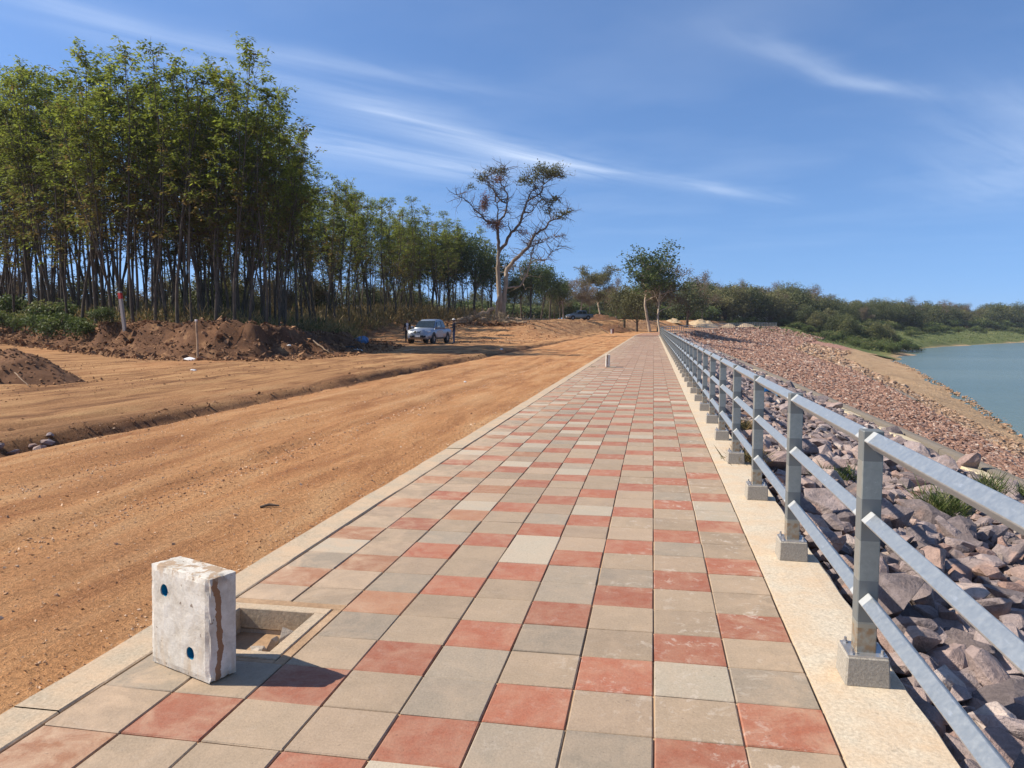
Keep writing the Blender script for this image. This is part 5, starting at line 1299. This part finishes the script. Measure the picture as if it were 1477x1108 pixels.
# ------------------------------------------------------------------ people
M_SKIN = simple('skin', (.26, .145, .09), .6); M_BLK = simple('black cloth', (.014, .014, .018), .9); M_SHIRT = simple('white shirt', (.62, .63, .66), .85); M_JEAN = simple('denim', (.035, .055, .11), .9)
M_NAVY = simple('navy cloth', (.018, .02, .035), .9); M_HAIR = simple('black hair', (.01, .009, .008), .7); M_SHOE = simple('dark shoes', (.02, .017, .015), .7); M_CAP = simple('white cap cloth', (.72, .71, .68), .85)
def person(name, label, loc, rz, J, top, legs, front=None, cap=False):
    """skeleton grown with a skin modifier, evaluated into one mesh; J overrides joint positions"""
    P = dict(pel=(0, 0, .93), spine=(0, 0, 1.12), chest=(0, 0, 1.32), neck=(0, 0, 1.45), head0=(0, .015, 1.53), head1=(0, .02, 1.62), crown=(0, .005, 1.69),
             shl=(-.18, 0, 1.38), ell=(-.24, -.02, 1.12), wrl=(-.25, .06, .89), hal=(-.25, .08, .80), shr=(.18, 0, 1.38), elr=(.24, -.02, 1.12), wrr=(.25, .06, .89), har=(.25, .08, .80),
             hil=(-.095, 0, .88), knl=(-.11, .02, .49), anl=(-.115, -.01, .09), tol=(-.13, .14, .035), hir=(.095, 0, .88), knr=(.11, .02, .49), anr=(.115, -.01, .09), tor=(.13, .14, .035))
    P.update(J)
    Rd = dict(pel=(.155, .11), spine=(.14, .10), chest=(.165, .115), neck=(.055, .058), head0=(.07, .085), head1=(.078, .098), crown=(.05, .065), shl=(.068, .065), ell=(.048, .048), wrl=(.034, .034), hal=(.042, .026), hil=(.088, .095), knl=(.062, .066), anl=(.042, .046), tol=(.042, .03))
    for k in list(Rd):
        if k.endswith('l') and k[:-1] + 'r' in P: Rd[k[:-1] + 'r'] = Rd[k]
    E_ = [('pel', 'spine'), ('spine', 'chest'), ('chest', 'neck'), ('neck', 'head0'), ('head0', 'head1'), ('head1', 'crown')]
    for s_ in 'lr': E_ += [('chest', 'sh' + s_), ('sh' + s_, 'el' + s_), ('el' + s_, 'wr' + s_), ('wr' + s_, 'ha' + s_), ('pel', 'hi' + s_), ('hi' + s_, 'kn' + s_), ('kn' + s_, 'an' + s_), ('an' + s_, 'to' + s_)]
    ks = list(P); me = bpy.data.meshes.new('tmp'); me.from_pydata([P[k] for k in ks], [(ks.index(a), ks.index(b)) for a, b in E_], [])
    o = bpy.data.objects.new('tmp', me); COL.objects.link(o)
    md = o.modifiers.new('skin', 'SKIN'); md.use_smooth_shade = True
    for k, sv in zip(ks, me.skin_vertices[0].data): sv.radius = Rd[k]; sv.use_root = (k == 'pel')
    o.modifiers.new('sub', 'SUBSURF').levels = 2
    bpy.context.view_layer.update(); dg = bpy.context.evaluated_depsgraph_get(); new = bpy.data.meshes.new_from_object(o.evaluated_get(dg)); bpy.data.objects.remove(o)
    new.name = 'body'; new.materials.clear()
    for m in (M_SKIN, top, legs, M_SHOE, front or top, M_HAIR): new.materials.append(m)
    hands = [Vector(P['hal']), Vector(P['har'])]; hd = Vector(P['head1'])
    for p in new.polygons:
        c = p.center; p.use_smooth = True
        if min((c - h).length for h in hands) < .085: mi = 0
        elif c.z > P['neck'][2] + .01: mi = 5 if (c.z > hd.z + .035 or (c.y < hd.y - .03 and c.z > hd.z - .07)) else 0
        elif c.z > P['pel'][2] + .0: mi = 4 if (front and c.y > .04 and abs(c.x) < .075) else 1
        elif c.z > .075: mi = 2
        else: mi = 3
        p.material_index = mi
    r = empty(name, loc, rz); tag(r, label, 'person')
    obj('body', new, r)
    # fingers curled from each palm, and a face
    for s_, sg in (('l', -1), ('r', 1)):
        h = Vector(P['ha' + s_]); dr = (h - Vector(P['wr' + s_])).normalized(); sd = Vector((0, 1, 0)); sd = (sd - dr * sd.dot(dr)).normalized(); nn = dr.cross(sd) * -sg
        w = Wood()
        for q, ln in enumerate((.062, .074, .07, .055)):
            b = h + dr * .02 + sd * (q - 1.5) * -.019; w.tube([b, b + dr * ln * .55 + nn * .008, b + dr * ln + nn * .03], [.0095, .0088, .007], 6)
        b = h - dr * .015 + sd * .032; w.tube([b, b + sd * .022 + dr * .022, b + sd * .026 + dr * .05 + nn * .012], [.011, .010, .008], 6)
        obj('fingers', w.mesh('fingers', M_SKIN), r)
    bm = bmesh.new(); cyl(bm, hd + Vector((0, .088, .0)), hd + Vector((0, .118, -.03)), .007, .015, 6)
    bm_obj('nose', bm, M_SKIN, r)
    for sg in (-1, 1):
        bm = bmesh.new(); bmesh.ops.create_uvsphere(bm, u_segments=8, v_segments=6, radius=.011, matrix=Matrix.Translation(hd + Vector((sg * .03, .088, .008)))); bm_obj('eye', bm, M_HAIR, r)
        bm = bmesh.new(); bmesh.ops.create_uvsphere(bm, u_segments=8, v_segments=6, radius=.028, matrix=Matrix.Translation(hd + Vector((sg * .082, -.005, -.01))) @ Matrix.Diagonal((.35, .7, 1.1, 1))); bm_obj('ear', bm, M_SKIN, r)
    if cap:
        bm = bmesh.new(); bmesh.ops.create_uvsphere(bm, u_segments=16, v_segments=10, radius=.108, matrix=Matrix.Translation(hd + Vector((0, 0, .04))) @ Matrix.Diagonal((.92, 1.08, .85, 1)))
        bmesh.ops.delete(bm, geom=[v for v in bm.verts if v.co.z < hd.z + .025], context='VERTS')
        c_ = bm_obj('cap', bm, M_CAP, r, True); c_.modifiers.new('thick', 'SOLIDIFY').thickness = .006
        bm = bmesh.new(); box(bm, hd + Vector((0, .155, .035)), (.15, .10, .008), Matrix.Rotation(-.2, 4, 'X'), .003); bm_obj('brim', bm, M_CAP, c_)
    return r
xl, yl = pix(588, 56.6); xr_, yr_ = pix(655, 53.6)
person('person', 'person in dark open jacket over white shirt standing left of the silver pickup', (xl, yl, gz(xl, yl)), R(195), dict(ell=(-.25, .0, 1.12), wrl=(-.20, .18, 1.02), hal=(-.16, .25, 1.02)), M_BLK, M_BLK, M_SHIRT)
person('person', 'person in white cap, dark top and jeans standing behind the silver pickup', (xr_, yr_, gz(xr_, yr_)), R(95), dict(elr=(.22, .06, 1.13), wrr=(.16, .26, 1.12), har=(.14, .34, 1.13), ell=(-.23, .05, 1.13), wrl=(-.16, .24, 1.08), hal=(-.13, .32, 1.10)), M_NAVY, M_JEAN, None, True)

# ------------------------------------------------------------------ smaller things
def log(name, label, p0, p1, r0, r1, mat, cat='log', grp=None):
    p0, p1 = Vector(p0), Vector(p1); o = empty(name, p0); tag(o, label, cat, grp)
    g = np.random.default_rng(int(abs(p0.x * 91 + p0.y * 17 + p1.z * 7))); n = 7
    Q = np.array([(p0.lerp(p1, i / n) - p0)[:] for i in range(n + 1)]); Q[1:-1] += g.normal(0, r0 * .3, Q[1:-1].shape)
    w = Wood(); w.tube(Q, np.linspace(r0, r1, n + 1) * g.uniform(.9, 1.1, n + 1), 9)
    for _ in range(2):
        i = int(g.integers(2, n)); d = runit(g, 1)[0]; d[2] = abs(d[2]); w.tube(np.array([Q[i], Q[i] + d * r0 * 2.6]), [r0 * .45, r0 * .3], 6)
    obj('log_bark', w.mesh('log_bark', mat), o)
    bm = bmesh.new()
    for q, rr, dr in ((Q[0], r0, Q[0] - Q[1]), (Q[-1], r1, Q[-1] - Q[-2])):
        d = Vector(dr).normalized() * .02; cyl(bm, Vector(q) - d, Vector(q) + d * .3, rr * .93, rr * .90, 9)
    bm_obj('cut_end', bm, M_WOOD, o)
    return o
lg = random.Random(8)
gl = 'felled logs heaped under the bare giant'
for k_ in range(17):
    px = 672 + 68 * (k_ / 16) + lg.uniform(-5, 5); d = 84 + lg.uniform(-2.5, 3); x, y = pix(px, d); z = gz(x, y); lay = max(0, 1 - abs(k_ - 8) / 8) * .9 * lg.random()
    a = lg.uniform(-.5, .5) + YAW; L_ = lg.uniform(2.0, 5.0); rr = lg.uniform(.12, .30)
    dx, dy = math.cos(a) * L_ / 2, math.sin(a) * L_ / 2
    z1, z2 = gz(x - dx, y - dy) + rr * .8 + lay * lg.uniform(.3, 1.1), gz(x + dx, y + dy) + rr * .8 + lay * lg.uniform(.4, 1.3)
    log('felled_log', 'brown felled log, %s from left in the heap under the giant' % nth(k_ + 1), (x - dx, y - dy, z1), (x + dx, y + dy, z2), rr, rr * .7, M_LOG, 'log', gl)
x, y = pix(676, 82.5); x2, y2 = pix(712, 83.5)
log('fallen_tree_stem', 'long pale trunk lying aslant on top of the log heap', (x, y, gz(x, y) + .35), (x2, y2, gz(x2, y2) + 1.75), .30, .22, M_LOG)
n = 900
ds = rng.uniform(80, 88, n); pxs = rng.normal(706, 26, n); rx_ = (pxs - 738.5) / FPX * ds; X_ = rx_ * c_ - ds * s_; Y_ = rx_ * s_ + ds * c_
scatter('heap_rubble', np.stack([X_, Y_, ground_z(X_, Y_) + .55 * np.exp(-((pxs - 706) / 24) ** 2) * rng.random(n)], -1), rng.uniform(.15, .55, n), M_CLOD, .7, rng.random(n), HP)
blades('heap_brush', X_, Y_, ground_z(X_, Y_) + .2, rng.uniform(.4, 1.3, n), .05, M_LEAFB, rng.random(n), 2)
sticks = [(768 - 40, 484, 61, 2.2, 'pale bare branch lying on the shaded rise behind the pickup'), (583, 510, 40, 1.0, 'short pale stick on the open dirt before the pickup'), (20, 541, 17.6, .5, 'thin stick poking from the dark soil heap'), (452, 492, 36, 1.0, 'pale stick on the dark dirt bank'), (497, 483, 42, .9, 'second pale stick on the dark dirt bank')]
for px, py, d, L_, lab in sticks:
    x, y = pix(px, d); a = rr_.uniform(-.3, .3); g_ = gz(x, y) + .03
    x2, y2 = x + L_ * math.cos(a), y - L_ * .35
    log('stick', lab, (x, y, g_ + (.25 if py == 541 else 0)), (x2, y2, gz(x2, y2) + .04 + (.02 if py != 541 else 0)), .045 if L_ > .8 else .015, .02 if L_ > .8 else .01, M_WOOD, 'stick')
x, y = pix(188, 7.0); 
bm = bmesh.new(); w = Wood(); w.tube([(-2.98, 5.42, gz(-2.98, 5.42) + .012), (-2.92, 5.45, gz(-2.92, 5.45) + .018), (-2.84, 5.46, gz(-2.84, 5.46) + .012)], [.010, .012, .006], 6); bm.free()
tag(obj('bark_scrap', w.mesh('bark_scrap', M_BARKD)), 'small dark bark scrap on the orange road near the kerb', 'scrap')
# survey stake and boundary post on the dirt bank
x, y = pix(285, 29.6); z = gz(x, y); r = empty('survey_stake', (x, y, z - .2)); tag(r, 'brown timber survey stake standing before the dirt bank', 'stake')
w = Wood(); w.tube([(0, 0, 0), (.01, 0, .9), (-.02, .0, 1.75)], [.045, .042, .038], 6); obj('pole', w.mesh('pole', M_WOOD), r)
w = Wood(); w.tube([(-.02, 0, 1.70), (-.02, 0, 1.78)], [.044, .044], 6); obj('cut_top', w.mesh('cut_top', M_CLOTH), r)
x, y = pix(182, 37.6); z = gz(x, y); r = empty('boundary_post', (x, y, z - .3)); tag(r, 'leaning grey concrete boundary post with red painted top on the bank', 'post')
M_REDPAINT = simple('red paint', (.48, .035, .03), .7); M_OLDCON = concrete('old concrete', (.40, .36, .32), .2, 1, (.3, .25, .2), 'Object')
lean = Matrix.Rotation(R(-6), 4, 'Y'); bm = bmesh.new(); box(bm, lean @ Vector((0, 0, 1.05)), (.15, .15, 2.1), lean, .015); bm_obj('shaft', bm, M_OLDCON, r)
bm = bmesh.new(); box(bm, lean @ Vector((0, 0, 1.88)), (.156, .156, .30), lean, .01); bm_obj('red_band', bm, M_REDPAINT, r)
# litter
def crumple(name, label, px, d, s, mat, cat, flat=.35, z=None, xy=None):
    x, y = xy if xy else pix(px, d); bm = bmesh.new(); bmesh.ops.create_icosphere(bm, subdivisions=3, radius=1)
    for v in bm.verts:
        k = 1 + .5 * fbm(np.array([v.co.x * 2 + px]), np.array([v.co.y * 2 + v.co.z]), 3, 7)[0]; v.co = Vector((v.co.x * s * k, v.co.y * s * .7 * k, v.co.z * s * flat * k))
    o = bm_obj(name, bm, mat); o.location = (x, y, (gz(x, y) if z is None else z) + s * flat * .5); return tag(o, label, cat)
crumple('plastic_bag', 'crumpled white plastic bag at the foot of the survey stake', 273, 28.8, .24, M_CLOTH, 'bag')
crumple('paper_scrap', 'small white litter on the open tan dirt', 278, 22.5, .09, M_CLOTH, 'litter')
crumple('plastic_sheet', 'white plastic sheet among dark rubbish by the bank end', 516, 39.5, .38, M_CLOTH, 'litter', .2)
crumple('rubbish_bag', 'black rubbish bag beside the white plastic sheet', 506, 40, .42, M_BLK, 'bag', .4)
crumple('blue_tarpaulin', 'small blue plastic tarpaulin at the end of the dirt bank', 521, 50, .45, M_BLUEPALE, 'tarpaulin', .7)
crumple('litter_cup', 'white litter speck before the dirt bank, right part', 417, 33, .10, M_CLOTH, 'litter')
for q, (x, y, lab) in enumerate([(-4.6, 18.6, 'white pebble-like scrap on the orange road'), (-8.3, 42, 'white litter lying in the ditch far along')]):
    crumple('litter_scrap', lab, 10 * q, 0, .035 if q == 0 else .09, M_CLOTH, 'litter', .5, None, (x, y))
# rubble in the ditch mouth, left edge
for q in range(9):
    x, y = -7.38 + rr_.uniform(-.16, .16), 7.2 + q * .16 + rr_.uniform(-.05, .05)
    o = obj('ditch_stone', near_rocks[q]); s_ = rr_.uniform(.08, .19); o.scale = (s_, s_, s_); o.location = (x, y, gz(x, y) + .02); o.rotation_euler = (.2, .1, q)
    tag(o, 'grey rubble stone, %s from the near end of the ditch mouth' % nth(q + 1), 'stone', 'grey rubble stones in the ditch mouth')
# weeds and a blue hose on the riprap
def weed(name, label, x, y, h, n, mat, z=None):
    g = rng; lf = Leaves(); n = n * 2; C = g.normal(0, .09, (n, 3)); C[:, 2] = g.uniform(0, .3, n) * h
    az = g.uniform(0, 6.28, n); D = np.stack([np.cos(az) * .7, np.sin(az) * .7, g.uniform(.3, 1.3, n)], -1)
    lf.add(C, D, g.normal(size=(n, 3)), h * g.uniform(.4, 1, n), np.full(n, .0065) * g.uniform(.6, 1.8, n), g.random(n))
    o = obj(name, lf.mesh(name, mat)); o.location = (x, y, (bz(x, y) if z is None else z) + .04); return tag(o, label, 'weed')
def slope_pt(px, py):
    """where a picture ray meets the riprap"""
    xx, yy = (px - 738.5) / FPX, -(py - 554) / FPX; fw = math.cos(PITCH) + yy * math.sin(PITCH); up = yy * math.cos(PITCH) - math.sin(PITCH)
    D = np.array([xx * math.cos(YAW) - fw * math.sin(YAW), xx * math.sin(YAW) + fw * math.cos(YAW), up])
    t = np.linspace(1, 60, 4000); P = D[None] * t[:, None]; P[:, 2] += CAM_H; k = np.argmax(P[:, 2] < bank_z(P[:, 0], P[:, 1]) + .1); return P[k]
for px, py, h, n_, mat, lab in [(1362, 745, .42, 220, M_GRASSB, 'dry tuft of weeds among the grey riprap left of the concrete sill'), (1070, 618, .24, 150, M_DRYG, 'brown weed tuft seen between railing posts'), (1078, 668, .26, 170, M_DRYG, 'larger brown weed seen under the middle rail'), (1428, 712, .40, 140, M_GRASSB, 'green weed beside the concrete edge beam'), (1474, 716, .30, 120, M_LEAFG, 'green weed at the right picture edge by the beam'), (1205, 690, .25, 110, M_LEAFG, 'low green weed on the riprap left of the near post')]:
    p = slope_pt(px, py); weed('weed_tuft', lab, p[0], p[1], h, n_, mat)
pa = [slope_pt(a, b) for a, b in ((1098, 577), (1106, 575), (1114, 577), (1120, 580), (1124, 585))]
w = Wood(); w.tube([(p[0], p[1], p[2] + .22) for p in pa], [.05] * 5, 8); tag(obj('blue_hose', w.mesh('blue_hose', simple('blue hose', (.02, .25, .50), .4))), 'short length of blue hose lying on the grey riprap', 'hose')
# timber posts and a plank by the far clearing
for px, d, lab, mt, h in [(881.5, 112, 'short pale post by the far soil heap', M_CLOTH, .75), (884, 112.5, 'short maroon post by the far soil heap', simple('maroon paint', (.12, .03, .03), .8), .85)]:
    x, y = pix(px, d); r = empty('short_post', (x, y, gz(x, y) - .1)); tag(r, lab, 'post')
    bm = bmesh.new(); box(bm, (0, 0, h / 2), (.2, .2, h), None, .02); bm_obj('shaft', bm, mt, r)
    bm = bmesh.new(); box(bm, (0, 0, h + .01), (.23, .23, .05), None, .015); bm_obj('cap', bm, M_OLDCON, r)
x, y = pix(872, 110); log('plank', 'pale plank leaning on the low soil heap', (x - .6, y, gz(x, y) + .8), (x + .5, y - .2, gz(x + .5, y) + .1), .09, .08, M_WOOD, 'plank')
# gilded stupa showing above the riverside wood
x, y = pix(1098, 226); M_GOLD = simple('weathered gold', (.55, .36, .12), .45, .4)
r = empty('golden_stupa', (x, y, bz(x, y) if x > float(crest(y)) else .3)); tag(r, 'golden pointed stupa rising among the riverside trees', 'stupa')
zt_ = CAM_H + (468 - 417) / FPX * 226 - r.location.z
bm = bmesh.new(); prof = [(1.3, 0), (1.3, zt_ - 4.6), (1.0, zt_ - 4.4), (1.0, zt_ - 4.1), (.85, zt_ - 3.6), (.7, zt_ - 3.0), (.42, zt_ - 2.5), (.5, zt_ - 2.4), (.28, zt_ - 2.2), (.16, zt_ - 1.2), (.02, zt_)]
rings = [[bm.verts.new((math.cos(a * math.pi / 8) * q, math.sin(a * math.pi / 8) * q, z_)) for a in range(16)] for q, z_ in prof]
for A_, B_ in zip(rings[:-1], rings[1:]):
    for i in range(16): bm.faces.new((A_[i], A_[(i + 1) % 16], B_[(i + 1) % 16], B_[i]))
bm_obj('spire', bm, M_GOLD, r)
bm = bmesh.new(); box(bm, (0, 0, (zt_ - 5) / 2), (3.2, 3.2, zt_ - 5), None, .1); bm_obj('plinth', bm, M_CAP, r)

# ------------------------------------------------------------------ dry-season haze over the river
bm = bmesh.new(); box(bm, (1500, 2450, 16), (5200, 5200, 52)); hz_o = bm_obj('haze', bm, bpy.data.materials.new('haze air')); tag(hz_o, kind='stuff')
hm = hz_o.data.materials[0]; hm.use_nodes = True; hn = hm.node_tree.nodes; hn.remove(hn['Principled BSDF'])
pv = hn.new('ShaderNodeVolumePrincipled'); pv.inputs['Color'].default_value = (.80, .88, 1, 1); pv.inputs['Density'].default_value = 0.00016; pv.inputs['Anisotropy'].default_value = 0.2
hm.node_tree.links.new(pv.outputs[0], hn['Material Output'].inputs['Volume'])
